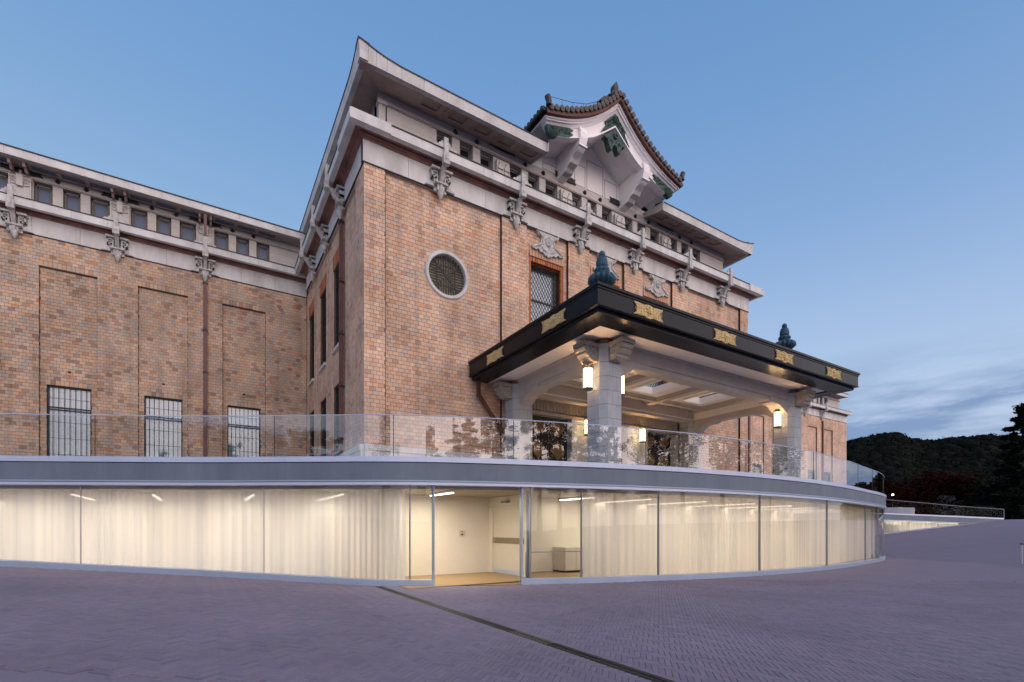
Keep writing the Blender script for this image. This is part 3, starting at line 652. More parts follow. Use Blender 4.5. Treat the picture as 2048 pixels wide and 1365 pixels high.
# ------------------------------------------------------------------ cornice bracket (shared by the whole museum)
def ornament_bracket():
    """origin: wall plane, z = foot of the frieze; -y points away from the wall"""
    m_ = MB()
    m_.box(-.085, .085, -.735, -.62, .72, 1.62)                        # flat post in front of the ledge
    m_.box(-.13, .13, -.77, -.60, .62, .98); m_.box(-.045, .045, -.79, -.77, .78, .90)
    for sx in (-1, 1):                                                # small wings sitting on the ledge
        m_.prism([(sx*.085, 1.25), (sx*.50, 1.25), (sx*.42, 1.33), (sx*.30, 1.34), (sx*.27, 1.42), (sx*.20, 1.42), (sx*.18, 1.50), (sx*.085, 1.52)], 0, -.66, -.58)
        m_.box(sx*.22-.07, sx*.22+.07, -.19, -.02, .10, .62)          # lyre bars and fret squares
        m_.box(sx*.17-.035, sx*.17+.035, -.24, -.10, .18, .60)
        for a_, b_, c_, d_ in ((.14, .40, .52, .58), (.34, .40, .30, .58), (.20, .40, .30, .36), (.20, .26, .30, .46), (.20, .32, .42, .46)):
            x0, x1 = sorted((sx*a_, sx*b_)); m_.box(x0, x1, -.25, -.03, c_, d_)
        m_.prism([(sx*.26, .02), (sx*.62, .0), (sx*.60, .05), (sx*.48, .09), (sx*.42, .16), (sx*.28, .18)], 0, -.15, -.01)
        m_.box(min(sx*.10, sx*.44), max(sx*.10, sx*.44), -.36, -.02, .60, .68)
    m_.prism([(-.02, .66), (-.66, .72), (-.66, .66), (-.52, .56), (-.40, .40), (-.30, .26), (-.24, .18), (-.02, .12)], 0, -.075, .075, axis='x')   # curved arm
    m_.box(-.27, .27, -.30, -.02, .12, .18); m_.box(-.15, .15, -.20, -.02, -.10, .12); m_.box(-.045, .045, -.25, -.18, -.06, .14); m_.box(-.26, .26, -.12, -.01, -.12, -.04)
    return m_
brk_me = None; pend_me = None
def pendant_bud():
    return MB().lathe([(.04, .06), (.10, .04), (.12, -.03), (.115, -.12), (.085, -.22), (.05, -.28), (.045, -.31), (.015, -.34)], 14, (0, -.15, -.10), lobes=7, amp=.25)
def bracket(parent, x, y, z, yaw=0, post=True):
    global brk_me, pend_me
    if brk_me is None:
        a = ornament_bracket(); import bmesh
        brk_me = a.mesh('bracket', 'carved_stone'); bm = bmesh.new(); bm.from_mesh(brk_me); bmesh.ops.recalc_face_normals(bm, faces=bm.faces); bm.to_mesh(brk_me); bm.free()
        pend_me = pendant_bud().mesh('pendant', 'carved_stone', True)
    o = bpy.data.objects.new('bracket', brk_me); C.objects.link(o); o.parent = parent; o.matrix_parent_inverse = Matrix.Translation(-parent_loc(parent)); o.location = (x, y, z); o.rotation_euler = (0, 0, yaw)
    p = bpy.data.objects.new('pendant', pend_me); C.objects.link(p); p.parent = o
    return o
# ------------------------------------------------------------------ ledge (fascia + mouldings) and roof eave, as runs along a path in plan
def outline(path, d):
    """offset an open right-angled plan path outwards (to its right hand side) by d"""
    P = [Vector(p) for p in path]; o = []
    for i, p in enumerate(P):
        ns = []
        for a, b in ((i-1, i), (i, i+1)):
            if 0 <= a and b < len(P): t_ = (P[b]-P[a]).normalized(); ns.append(Vector((t_.y, -t_.x)))
        n_ = ns[0] if len(ns) == 1 else ns[0]+ns[1]
        if len(ns) == 2 and ns[0].dot(ns[1]) > .99: n_ = ns[0]
        o.append(p+n_*d)
    return o
def run(name, mat, path, prof, parent):
    """sweep a profile of (distance outwards, height) along a plan path"""
    loops = [[(q.x, q.y, z) for q in outline(path, d)] for d, z in prof]
    m_ = MB()
    for a, b in zip(loops, loops[1:]+loops[:1]): m_.strip([a, b])
    m_.add([l[0] for l in loops], [tuple(range(len(loops)))]); m_.add([l[-1] for l in loops], [tuple(range(len(loops)))])
    return m_.build(name, mat, parent)
def blocks_along(name, mat, p0, p1, out_d, thick, z0, z1, step, parent, gap=.006, jitter=0):
    """separate stone blocks in a row between two plan points, faces standing out_d in front of the line"""
    a, b = Vector(p0), Vector(p1); L = (b-a).length; t_ = (b-a)/L; n_ = Vector((t_.y, -t_.x)); k = max(1, round(L/step))
    for i in range(k):
        q0, q1 = a+t_*(L*i/k+gap), a+t_*(L*(i+1)/k-gap); m_ = MB(); o_ = n_*out_d; w_ = n_*(out_d-thick)
        c_ = [q0+o_, q1+o_, q1+w_, q0+w_]
        m_.add([(p.x, p.y, z) for z in (z0, z1) for p in c_], [(0,3,2,1),(4,5,6,7),(0,1,5,4),(1,2,6,5),(2,3,7,6),(3,0,4,7)])
        m_.build(name, mat, parent)
def ledge(parent, path, zb=14.83, step=2.05, trim0=0, trim1=0):
    """path: wall face; frieze, red mouldings, pale fascia and dark cap"""
    for i in range(len(path)-1):
        blocks_along('frieze_block', 'light_stone', path[i], path[i+1], .03, .2, zb, zb+.86, step*.8, parent)
    run('cornice_moulding', 'copper_brown', path, [(-.1, zb+.78), (.07, zb+.78), (.10, zb+.84), (.10, zb+.87), (.19, zb+.90), (.19, zb+.95), (.26, zb+.98), (.30, zb+1.0), (-.1, zb+1.0)], parent)
    run('cornice_soffit', 'copper_brown', path, [(-.1, zb+.985), (.54, zb+.93), (.54, zb+1.2), (-.1, zb+1.2)], parent)
    run('cornice_foot_line', 'dark_cap', path, [(-.02, zb-.03), (.045, zb-.03), (.045, zb), (-.02, zb)], parent)
    for i in range(len(path)-1):
        a, b = outline(path, .57)[i:i+2]
        blocks_along('cornice_fascia', 'light_stone', a, b, .03, .2, zb+.89, zb+1.225, step*.62, parent, .004)
    run('cornice_cap', 'dark_cap', path, [(-.1, zb+1.22), (.63, zb+1.22), (.63, zb+1.262), (-.1, zb+1.262)], parent)
def clerestory(parent, X0, X1, Yw, cs, zbase=16.05, ztop=18.16, dz=0, relief='fret', glassmat='dark_glass', first=None, last=None, wall_top=18.62, blank=()):
    """window band of the attic: piers, windows, carved reliefs, frieze with metal studs; cs are the relief axes"""
    d = .35
    bx(X0, X1, Yw+d, Yw+d+.3, zbase-.3, wall_top).build('attic_core', 'soffit_stone', parent)
    # lintel band, mouldings
    bx(X0, X1, Yw, Yw+d, ztop, wall_top).build('attic_frieze', 'white_stone', parent)
    bx(X0-.03, X1+.03, Yw-.05, Yw+.04, ztop+.06, ztop+.12).build('attic_moulding', 'white_stone', parent)
    bx(X0-.03, X1+.03, Yw-.035, Yw+.04, ztop+.0, ztop+.04).build('attic_moulding', 'soffit_stone', parent)
    edges = []
    for c_ in cs:
        for s_ in (0,):
            edges.append((c_-.42, c_+.42, 'r', c_))
    for c_ in cs: edges += [(c_+1.09, c_+1.45, 'p', 0), (c_+2.09, c_+2.45, 'p', 0)]
    edges += [(cs[0]-1.45, cs[0]-1.09, 'p', 0), (cs[0]-2.45, cs[0]-2.09, 'p', 0)]
    edges = [e_ for e_ in edges if e_[0] > X0+.05 and e_[1] < X1-.05]
    lo_, hi_ = first, last
    edges = sorted(e_ for e_ in edges if e_[0] >= lo_-.5 and e_[1] <= hi_+.5)
    # blank end walls in coursed stone
    for a, b in ((X0, lo_), (hi_, X1)):
        if b-a > .05:
            for k in range(5):
                z0 = zbase-.25+k*(ztop-zbase+.25)/5; blocks_along('attic_stone', 'white_stone', (a, Yw), (b, Yw), 0, d, z0+.004, z0+(ztop-zbase+.25)/5-.004, 1.9, parent, .003)
    last_x = lo_
    for a, b, kind, c_ in edges+[(hi_, hi_, 'e', 0)]:
        if a-last_x > .25:                                             # a window between two piers
            w0, w1 = last_x, a
            fr = MB()
            for x0, x1, z0, z1 in ((w0+.03, w0+.09, zbase-.1, ztop-.03), (w1-.09, w1-.03, zbase-.1, ztop-.03), (w0+.03, w1-.03, ztop-.13, ztop-.04)): fr.box(x0, x1, Yw+.15, Yw+.24, z0, z1)
            for x0, x1, z0, z1 in ((w0+.09, w0+.13, zbase-.1, ztop-.09), (w1-.13, w1-.09, zbase-.1, ztop-.09), (w0+.09, w1-.09, ztop-.18, ztop-.13)): fr.box(x0, x1, Yw+.20, Yw+.26, z0, z1)
            f_ = fr.build('attic_window', 'window_paint', parent); bx(w0+.1, w1-.1, Yw+.24, Yw+.26, zbase-.2, ztop-.15).build('pane', glassmat, f_)
        if kind == 'p':
            for k in range(4):
                z0 = zbase-.25+k*(ztop-zbase+.25)/4; bx(a, b, Yw, Yw+d, z0+.004, z0+(ztop-zbase+.25)/4-.004).build('attic_pier', 'white_stone', parent)
        if kind == 'r':
            p_ = bx(a, b, Yw+.02, Yw+d, zbase-.25, ztop).build('attic_pilaster', 'white_stone', parent)
            rl_ = MB(); y0, y1 = Yw-.24, Yw+.02
            if relief == 'fret':
                rl_.box(c_-.34, c_+.34, Yw-.16, Yw+.02, zbase-.2, ztop-.20)
                for sx in (-1, 1):
                    q = c_+sx*.17
                    rl_.prism([(q-.13, ztop-.62), (q-.13, ztop-.52), (q-.05, ztop-.38), (q-.05, ztop-.30), (q+.05, ztop-.30), (q+.05, ztop-.38), (q+.13, ztop-.52), (q+.13, ztop-.62)], 0, y0, Yw-.16)
                    rl_.box(q-.14, q+.02, y0, Yw-.16, ztop-.90, ztop-.68); rl_.box(q+.05, q+.14, y0, Yw-.16, ztop-1.0, ztop-.72)
                    rl_.box(q-.14, q-.02, y0, Yw-.16, ztop-1.2, ztop-.96); rl_.box(q+.01, q+.14, y0, Yw-.16, ztop-1.3, ztop-1.06); rl_.box(q-.14, q+.14, y0, Yw-.16, ztop-1.7, ztop-1.36)
            else:
                rl_.box(c_-.34, c_+.34, Yw-.12, Yw+.02, zbase-.2, ztop-.02); rl_.box(c_-.38, c_-.33, Yw-.16, Yw+.02, zbase-.2, ztop-.02); rl_.box(c_+.33, c_+.38, Yw-.16, Yw+.02, zbase-.2, ztop-.02)
                rl_.box(c_-.11, c_+.11, y0, Yw-.12, ztop-.50, ztop)
                for sx in (-1, 1):
                    for r_, zc in ((.12, ztop-.2), (.06, ztop-.2)): rl_.tube([(c_+sx*.24+r_*math.cos(k*math.pi/6), Yw-.17, zc+r_*math.sin(k*math.pi/6)) for k in range(11)], .022, 5)
                    rl_.prism([(c_+sx*.13, ztop-.36), (c_+sx*.36, ztop-.34), (c_+sx*.28, ztop-.42), (c_+sx*.16, ztop-.44)], 0, Yw-.17, Yw-.12)
            rl_.build('relief', 'white_stone', p_)
        last_x = b
    bx(X0+.0, X1, Yw+.0, Yw+.06, zbase-.35, zbase-.24).build('attic_sill', 'white_stone', parent)
def diamond(parent, x, y, z, r=.13):
    m_ = MB(); m_.add([(x-r, y, z), (x, y, z-r*1.15), (x+r, y, z), (x, y, z+r*1.15), (x, y-.13, z)], [(0,1,4),(1,2,4),(2,3,4),(3,0,4)])
    return m_.build('metal_stud', 'aged_bronze', parent)
def cloud_plaque(parent, x, y, z, w_=.66, h_=.20):
    P = []
    edge = [(-1, -.5), (-.86, -.2), (-1.0, .05), (-.88, .3), (-1.05, 1.0), (-.8, .8), (-.6, 1.0)]
    P = [(-a, b) for a, b in edge]; left_ = [(a, b) for a, b in edge]
    poly = left_+[(.6, 1.0)]+[(-a, b) for a, b in reversed(edge[:-1])]+[(1.05, -1), (.85, -.75), (.55, -1), (-.55, -1), (-.85, -.75), (-1.05, -1)]
    return MB().prism([(x+a*w_, z+b*h_) for a, b in poly], 0, y-.05, y).build('cloud_plaque', 'aged_bronze', parent)
noisy('mortar_pale', (.42, .29, .20), (.36, .25, .17), 6, .9)
noisy('gap_shade_rust', (.10, .04, .022), (.05, .025, .016), 3, .9, streak=(1, 1, .2))
# ------------------------------------------------------------------ central block of the museum
X0, X1, YF, YW = 4.95, 28.47, 18.0, 30.3
XC = 16.81; PIL = [11.43, 15.03, 18.6, 22.2]; BAY = [13.23, 16.81, 20.4]
cb = empty('museum_central_block', ((X0+X1)/2, 24, 3.24)); tag(cb, 'tall tan brick central block of the museum with pale cornice and upswept eaves', 'building')
ZB, ZT = 4.56, 14.83
core = MB()
# mortar backing with the real openings left free: built from slabs
def slabs(mb, u0, u1, z0, z1, holes, mk):
    """fill a rectangle around rectangular holes"""
    us_ = sorted({u0, u1}|{h[0] for h in holes}|{h[1] for h in holes}); us_ = [u for u in us_ if u0 <= u <= u1]
    for a, b in zip(us_[:-1], us_[1:]):
        z_ = z0
        for h in sorted((h for h in holes if h[0] <= a+1e-6 and h[1] >= b-1e-6), key=lambda h: h[2]):
            if h[2] > z_: mk(a, b, z_, h[2])
            z_ = max(z_, h[3])
        if z_ < z1: mk(a, b, z_, z1)
WH = [(b-.95, b+.95, 8.6, 13.62) for b in BAY]
ENT = (11.95, 21.65, 3.24, 7.35)
holes_f = WH+[ENT]
slabs(core, X0+.03, X1-.03, 3.24, 15.9, holes_f+[(7.3, 9.3, 10.65, 12.65)], lambda a, b, z0, z1: core.box(a, b, YF+.135, YF+.6, z0, z1))
core.box(X0+.03, X0+.77, YF+.012, YF+.14, ZB, 15.8); core.box(X1-.77, X1-.03, YF+.012, YF+.14, ZB, 15.8)
for p in PIL: core.box(p-.62, p+.62, YF+.012, YF+.14, 7.35 if 11 < p < 22 and p not in (11.43, 22.2) else ZB, 14.9)
# corner fill round the roundel
for k in range(32):
    a0, a1 = 2*math.pi*k/32, 2*math.pi*(k+1)/32
    def sq(a): r_ = 1.0/max(abs(math.cos(a)), abs(math.sin(a))); return (8.3+r_*math.cos(a), 11.65+r_*math.sin(a))
    i0, i1 = (8.3+.9*math.cos(a0), 11.65+.9*math.sin(a0)), (8.3+.9*math.cos(a1), 11.65+.9*math.sin(a1))
    core.prism([i0, i1, sq(a1), sq(a0)], 0, YF+.135, YF+.4)
SW = [(22.05, 23.42, 9.57, 13.25), (25.1, 26.48, 9.57, 13.25), (28.15, 29.5, 9.57, 13.25), (22.05, 23.42, 4.9, 7.9), (25.1, 26.48, 4.9, 7.9), (28.15, 29.5, 4.9, 7.9)]
slabs(core, YF+.14, YW+12, 3.24, 15.9, SW, lambda a, b, z0, z1: core.box(X0+.135, X0+.6, a, b, z0, z1))
core.box(X0+.012, X0+.14, YF+.03, 19.13, ZB, 15.8)
core.box(X1-.6, X1-.02, YF+.3, YW+12, 3.24, 15.9)
core.box(X0+.5, X1-.5, YW+8, YW+12, 3.24, 16.4)
core.build('wall_core', 'mortar', cb, fix=False)
bx(X0+.6, X1-.6, 19.6, 40, 15.5, 16.0).build('attic_floor', 'light_stone', cb)
bb = Bricks()
bb.wall('x', YF, -1, X0, X0+.78, ZB, ZT, seed=1); bb.wall('x', YF, -1, X1-.78, X1, ZB, ZT, seed=2)
bb.wall('x', YF+.12, -1, X0+.78, PIL[0]-.63, ZB, 14.97, circ=(8.3, 11.65, .90), seed=3)
bb.wall('x', YF+.12, -1, PIL[3]+.63, X1-.78, ZB, 14.97, seed=4)
for i, p in enumerate(PIL): bb.wall('x', YF, -1, p-.63, p+.63, 7.4 if i in (1, 2) else ZB, 14.86, holes=[(11.95, 21.65, 3, 7.35)], seed=5+i)
for i in range(3):
    a, b = PIL[i]+.63, PIL[i+1]-.63; c_ = BAY[i]
    bb.wall('x', YF+.12, -1, a, b, 7.35, 14.80, holes=[(c_-.97, c_+.97, 8.55, 14.14)], seed=10+i)
bb.wall('y', X0, -1, YF, 19.15, ZB, ZT, seed=20)
bb.wall('y', X0+.12, -1, 19.15, YW-.02, ZB, 14.83, holes=[(a-.0, b+.0, z0, z1+.0) for a, b, z0, z1 in SW]+[(21.95, 23.52, 13.25, 13.95), (25.0, 26.58, 13.25, 13.95), (28.05, 29.6, 13.25, 13.95)], seed=21)
# brick jambs of the corner set-back and the reveals
for k in range(69):
    z0 = ZB+.02+k*BH
    if z0 > 14.7: break
bb.make(cb, 'tower_brick')
jm = MB()
for k in range(70):
    z0 = math.ceil(ZB/BH)*BH+k*BH
    if z0+BH > ZT: break
    jm.box(X0+.002, X0+.118, 19.14, 19.165, z0, z0+BH-BJ)
    for p in PIL[:1]+PIL[3:]: jm.box(p-.645, p-.628, YF+.004, YF+.118, z0, z0+BH-BJ)
tag(jm.build('brick_reveals', 'tower_brick', cb, fix=False), kind='stuff')
for k, (ya, yb) in enumerate(((22.05, 23.42), (25.1, 26.48), (28.15, 29.5))):
    for z0, z1 in ((9.57, 13.25), (4.9, 7.9)):
        f_ = MB()
        for a, b in ((ya+.02, ya+.09), (yb-.09, yb-.02)): f_.box(X0+.30, X0+.38, a, b, z0, z1)
        f_.box(X0+.30, X0+.38, ya, yb, z1-.1, z1); f_.box(X0+.30, X0+.38, ya, yb, (z0+z1)/2-.04, (z0+z1)/2+.04)
        o = f_.build('side_window', 'iron_bar', cb); bx(X0+.36, X0+.38, ya, yb, z0, z1).build('pane', 'dark_glass', o)
        g_ = MB(); n_ = 8
        for i in range(-14, 14):
            for sgn in (1, -1):
                y_a = ya+i*.19; pts = []
                z_a, z_b = z0, z1; y_b = y_a+sgn*(z1-z0)*.6
                # clip the diagonal to the opening
                t0, t1 = 0.0, 1.0
                for lo1, hi1, s_, e1 in ((ya, yb, y_a if sgn > 0 else y_a+1.3, 0),):
                    p0, p1 = s_, s_+sgn*(z1-z0)*.6
                    ta, tb_ = (ya-p0)/(p1-p0), (yb-p0)/(p1-p0); ta, tb_ = min(ta, tb_), max(ta, tb_); t0, t1 = max(0, ta), min(1, tb_)
                if t1-t0 > .02: g_.bar((X0+.22, p0+(p1-p0)*t0, z0+(z1-z0)*t0), (X0+.22, p0+(p1-p0)*t1, z0+(z1-z0)*t1), .018)
        g_.build('lattice', 'iron_bar', o)
        bx(X0+.02, X0+.40, ya-.05, yb+.05, z0-.14, z0).build('window_sill', 'white_stone', cb)
        for i in range(9):
            yy = ya-.09+i*(yb-ya+.18)/9; bx(X0+.10, X0+.36, yy+.006, yy+(yb-ya+.18)/9-.006, z1+.01, min(z1+.66, 13.93) if z1 > 9 else z1+.5).build('lintel_brick', 'dentil_brick' if z1 > 9 else 'soldier_brick', cb)
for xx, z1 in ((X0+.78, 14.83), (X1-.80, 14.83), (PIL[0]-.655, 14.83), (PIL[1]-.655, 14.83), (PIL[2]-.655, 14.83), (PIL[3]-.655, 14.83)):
    bx(xx, xx+.017, YF-.001, YF+.13, 7.4 if 13 < xx < 19 else ZB, z1).build('dark_joint_strip', 'gap_shade_rust', cb)  # solid strips; dark colour stands for shade in the joint gaps, plus rust
# stone plinth
pl = [(X0, YW-.1), (X0, YF), (X1, YF)]
for a, b in (((X0+.0, YW-.1), (X0, 19.15)), ((X0, 19.15), (X0, YF)), ((X0, YF), (11.9, YF)), ((21.7, YF), (X1, YF))):
    blocks_along('plinth_block', 'light_stone', a, b, .16, .3, 4.34, 4.56, 1.6, cb, .003); blocks_along('plinth_block', 'light_stone', a, b, .12, .3, 3.24, 4.335, 1.6, cb, .004)
# ledge and brackets
path = [(X0, YW-.7), (X0, YF), (X1, YF), (X1, YW)]
ledge(cb, path)
for x in (7.9, 11.43, 15.03, 18.6, 22.2, 25.75): bracket(cb, x, YF+.02, ZT, 0)
for y in (21.2, 24.25, 27.3): bracket(cb, X0+.03, y, ZT, -math.pi/2)
for p in PIL: bx(p-.66, p+.66, YF-.035, YF+.14, 14.83, 14.92).build('pilaster_cap', 'light_stone', cb)
# forward corner blocks of the cornice
for xa, xb in ((X0-.045, X0+.80), (X1-.80, X1+.045)):
    bx(xa, xb, YF-.045, YF+.2, ZT, 15.62).build('corner_frieze', 'light_stone', cb)
    bx(xa-.565, xb+(.0 if xa < 10 else .565), YF-.66, YF-.4, 15.71, 16.075).build('corner_fascia', 'light_stone', cb) if xa < 10 else bx(xa, xb+.58, YF-.66, YF-.4, 15.71, 16.075).build('corner_fascia', 'light_stone', cb)
bx(X0-.66, X0-.4, YF-.655, 19.2, 15.715, 16.07).build('corner_fascia', 'light_stone', cb); bx(X0-.045, X0+.2, YF, 19.17, ZT, 15.62).build('corner_frieze', 'light_stone', cb)
# attic
YC = 19.1; XA, XB = 5.85, X1-.9
clerestory(cb, XA, XB, YC, PIL, first=8.27, last=25.36)
for c_ in PIL:
    cloud_plaque(cb, c_+.02, YC-.03, 18.66, .62, .13)
    for dx in (1.27, 2.30):
        if c_+dx < 26: diamond(cb, c_+dx, YC-.02, 18.40)
for dx in (-1.27, -2.30): diamond(cb, PIL[0]+dx, YC-.02, 18.40)
bx(XA-.04, XA+.10, YC-.06, YC+.20, 15.8, 18.1).build('corner_pier', 'white_stone', cb); bx(XA+.10, XA+.24, YC-.03, YC+.20, 15.8, 18.1).build('corner_pier', 'white_stone', cb)
bx(XA-.08, XA+.30, YC-.12, YC+.2, 18.1, 18.26).build('corner_pier_cap', 'white_stone', cb)
bx(XA, XA+.3, YC, YW+6, 15.8, 18.62).build('attic_side_wall', 'white_stone', cb); bx(XB-.3, XB, YC+.01, YW+6, 15.8, 18.6).build('attic_side_wall', 'white_stone', cb)
for k in range(4): bx(XA-.012, XA, YC+.3+k*2.9, YC+3.1+k*2.9, 16.9, 16.91).build('attic_course_line', 'dark_slot', cb)
# roof eave: flat-bottomed fascia with upswept ends
GA, GB = 13.05, 20.57          # the gable stands between the two halves of the eave
def rise(d): return .24*max(0, 1-d/1.7)**2
def eave_run(pts, rises, name='roof_fascia'):
    """pts: plan points of the fascia foot; the fascia leans outwards"""
    for i in range(len(pts)-1):
        a, b = Vector(pts[i]), Vector(pts[i+1]); t_ = (b-a).normalized(); n_ = Vector((t_.y, -t_.x))
        m_ = MB(); vs = []
        g0, g1 = (.004 if i else 0), (.004 if i < len(pts)-2 else 0)
        for p, r_ in ((a+t_*g0, rises[i]), (b-t_*g1, rises[i+1])):
            for d, z in ((0, 18.33), (.06+r_*.2, 18.69+r_), (-.20, 18.69+r_), (-.20, 18.33)): q = p+n_*d; vs.append((q.x, q.y, z))
        m_.add(vs, [(0,1,2,3),(4,7,6,5),(0,4,5,1),(1,5,6,2),(2,6,7,3),(3,7,4,0)]); m_.build(name, 'light_stone', cb)
        m2 = MB(); vs = []
        for p, r_ in ((a, rises[i]), (b, rises[i+1])):
            for d, z in ((.0+r_*.2, 18.69+r_), (.085+r_*.2, 18.69+r_), (.085+r_*.2, 18.74+r_), (-.5, 18.90+r_*.3), (-.5, 18.6)): q = p+n_*d; vs.append((q.x, q.y, z))
        m2.add(vs, [(0,1,2,3,4),(5,9,8,7,6)]+[(k, 5+k, 5+(k+1) % 5, (k+1) % 5) for k in range(5)]); m2.build('roof_edge_cap', 'dark_cap', cb)
EX0, EX1, EY = 4.79, 28.63, 17.83
lx = [EX0, EX0+.25, EX0+.55, EX0+.95, EX0+1.5, EX0+2.4]+[EX0+2.4+k*(GA-EX0-2.4)/4 for k in range(1, 5)]
eave_run([(x, EY) for x in lx], [rise(x-EX0) for x in lx])
rx = [GB+k*(EX1-2.4-GB)/4 for k in range(5)]+[EX1-1.5, EX1-.95, EX1-.55, EX1-.25, EX1]
eave_run([(x, EY) for x in rx], [rise(EX1-x) for x in rx])
sy = [36, 33, 30.2, 27.5, 25, 22.5, 20.2, EY+1.5, EY+.95, EY+.55, EY+.25, EY]
eave_run([(EX0, y) for y in sy], [rise(y-EY) for y in sy])
syr = list(reversed(sy)); eave_run([(EX1, y) for y in syr], [rise(y-EY) for y in syr])
# stone-panelled soffit
def soffit(xa, xb, mat='soffit_stone'):
    n_ = max(1, round((xb-xa)/1.15)); w_ = (xb-xa)/n_
    for i in range(n_):
        a, b = xa+i*w_+.006, xa+(i+1)*w_-.006; m_ = MB()
        ya, yb = EY+.0, YC+.02; za, zb_ = 18.328, 18.60
        recess = 1.6 < a-EX0 and b < EX1-1.6
        def P(x, y, dz=0): return (x, y, za+(zb_-za)*(y-ya)/(yb-ya)+dz)
        if not recess: m_.add([P(a, ya), P(b, ya), P(b, yb), P(a, yb)], [(0,1,2,3)])
        else:
            ia, ib, ja, jb = a+.24, b-.24, ya+.30, yb-.42; r_ = .07
            o_ = [P(a, ya), P(b, ya), P(b, yb), P(a, yb)]; q_ = [P(ia, ja), P(ib, ja), P(ib, jb), P(ia, jb)]; t_ = [P(ia, ja, r_), P(ib, ja, r_), P(ib, jb, r_), P(ia, jb, r_)]
            m_.add(o_+q_+t_, [(0,1,5,4),(1,2,6,5),(2,3,7,6),(3,0,4,7),(4,5,9,8),(5,6,10,9),(6,7,11,10),(7,4,8,11),(8,9,10,11)])
            m_.add([P(ia+.09, ja+.07, r_-.02), P(ib-.09, ja+.07, r_-.02), P(ib-.09, jb-.07, r_-.02), P(ia+.09, jb-.07, r_-.02)], [(0,1,2,3)])
        m_.build('soffit_panel', mat, cb, fix=False)
soffit(EX0+.0, GA); soffit(GB, EX1-.0)
for xx, s_ in ((GA, 1), (GB, -1)):
    MB().prism([(EY-.05, 18.33), (EY-.1, 18.70), (YC+.1, 18.86), (YC+.1, 18.61), (EY+.2, 18.33)], 0, xx-.03, xx+.03, axis='x').build('eave_end', 'white_stone', cb)
sp = MB().add([(EX0+.06, EY+.06, 18.335), (XA+.02, YC, 18.60), (XA+.02, YW+6, 18.60), (EX0+.06, YW+6, 18.335)], [(0,1,2,3)]); sp.build('soffit_panel', 'soffit_stone', cb, fix=False)
sp = MB().add([(EX1-.06, EY+.06, 18.335), (XB-.02, YC, 18.60), (XB-.02, YW+6, 18.60), (EX1-.06, YW+6, 18.335)], [(0,1,2,3)]); sp.build('soffit_panel', 'soffit_stone', cb, fix=False)
# hipped roof behind the eaves, low enough to stay out of sight
for xa, xb in ((EX0+.1, GA), (GB, EX1-.1)): bx(xa, xb, EY+.22, YC+.4, 18.64, 18.78).build('eave_slab', 'white_stone', cb)
for xa, xb in ((EX0+.02, XA), (XB, EX1-.02)): bx(xa, xb, EY+.02, YW+8, 18.65, 18.77).build('eave_slab', 'white_stone', cb)
bx(EX0-.055, EX0+.24, EY-.055, EY+.24, 18.345, 18.66).build('corner_block', 'light_stone', cb)
MB().add([(EX0, EY, 18.33), (EX0+.2, EY, 18.33), (EX0+.2, EY+.2, 18.33), (EX0, EY+.2, 18.33), (EX0-.105, EY-.105, 18.93), (EX0+.18, EY-.104, 18.91), (EX0+.14, EY+.14, 18.90), (EX0-.104, EY+.18, 18.91)], [(0,3,2,1),(4,5,6,7),(0,1,5,4),(1,2,6,5),(2,3,7,6),(3,0,4,7)]).build('corner_block', 'light_stone', cb)
MB().add([(EX0-.12, EY-.12, 18.93), (EX0+.3, EY-.115, 18.89), (EX0+.3, EY+.3, 18.9), (EX0-.115, EY+.3, 18.89), (EX0-.14, EY-.14, 18.99), (EX0+.3, EY-.125, 18.93), (EX0+.3, EY+.3, 18.94), (EX0-.125, EY+.3, 18.93)], [(0,3,2,1),(4,5,6,7),(0,1,5,4),(1,2,6,5),(2,3,7,6),(3,0,4,7)]).build('corner_cap', 'dark_cap', cb)
bx(EX0+.004, EX0+.4, EY+.004, EY+.4, 18.318, 18.36).build('corner_soffit', 'soffit_stone', cb)
bx(XA-.02, XA+.6, YC-.02, YC+.3, 18.24, 18.66).build('corner_pier_head', 'white_stone', cb)
MB().add([(EX0+.1, YC+.4, 18.79), (EX1-.1, YC+.4, 18.79), (EX1-.1, 42, 18.79), (EX0+.1, 42, 18.79), (10, 24, 19.9), (23.5, 24, 19.9), (23.5, 40, 19.9), (10, 40, 19.9)], [(0,1,5,4),(1,2,6,5),(2,3,7,6),(3,0,4,7),(4,5,6,7)]).build('main_roof', 'roof_tile', cb)
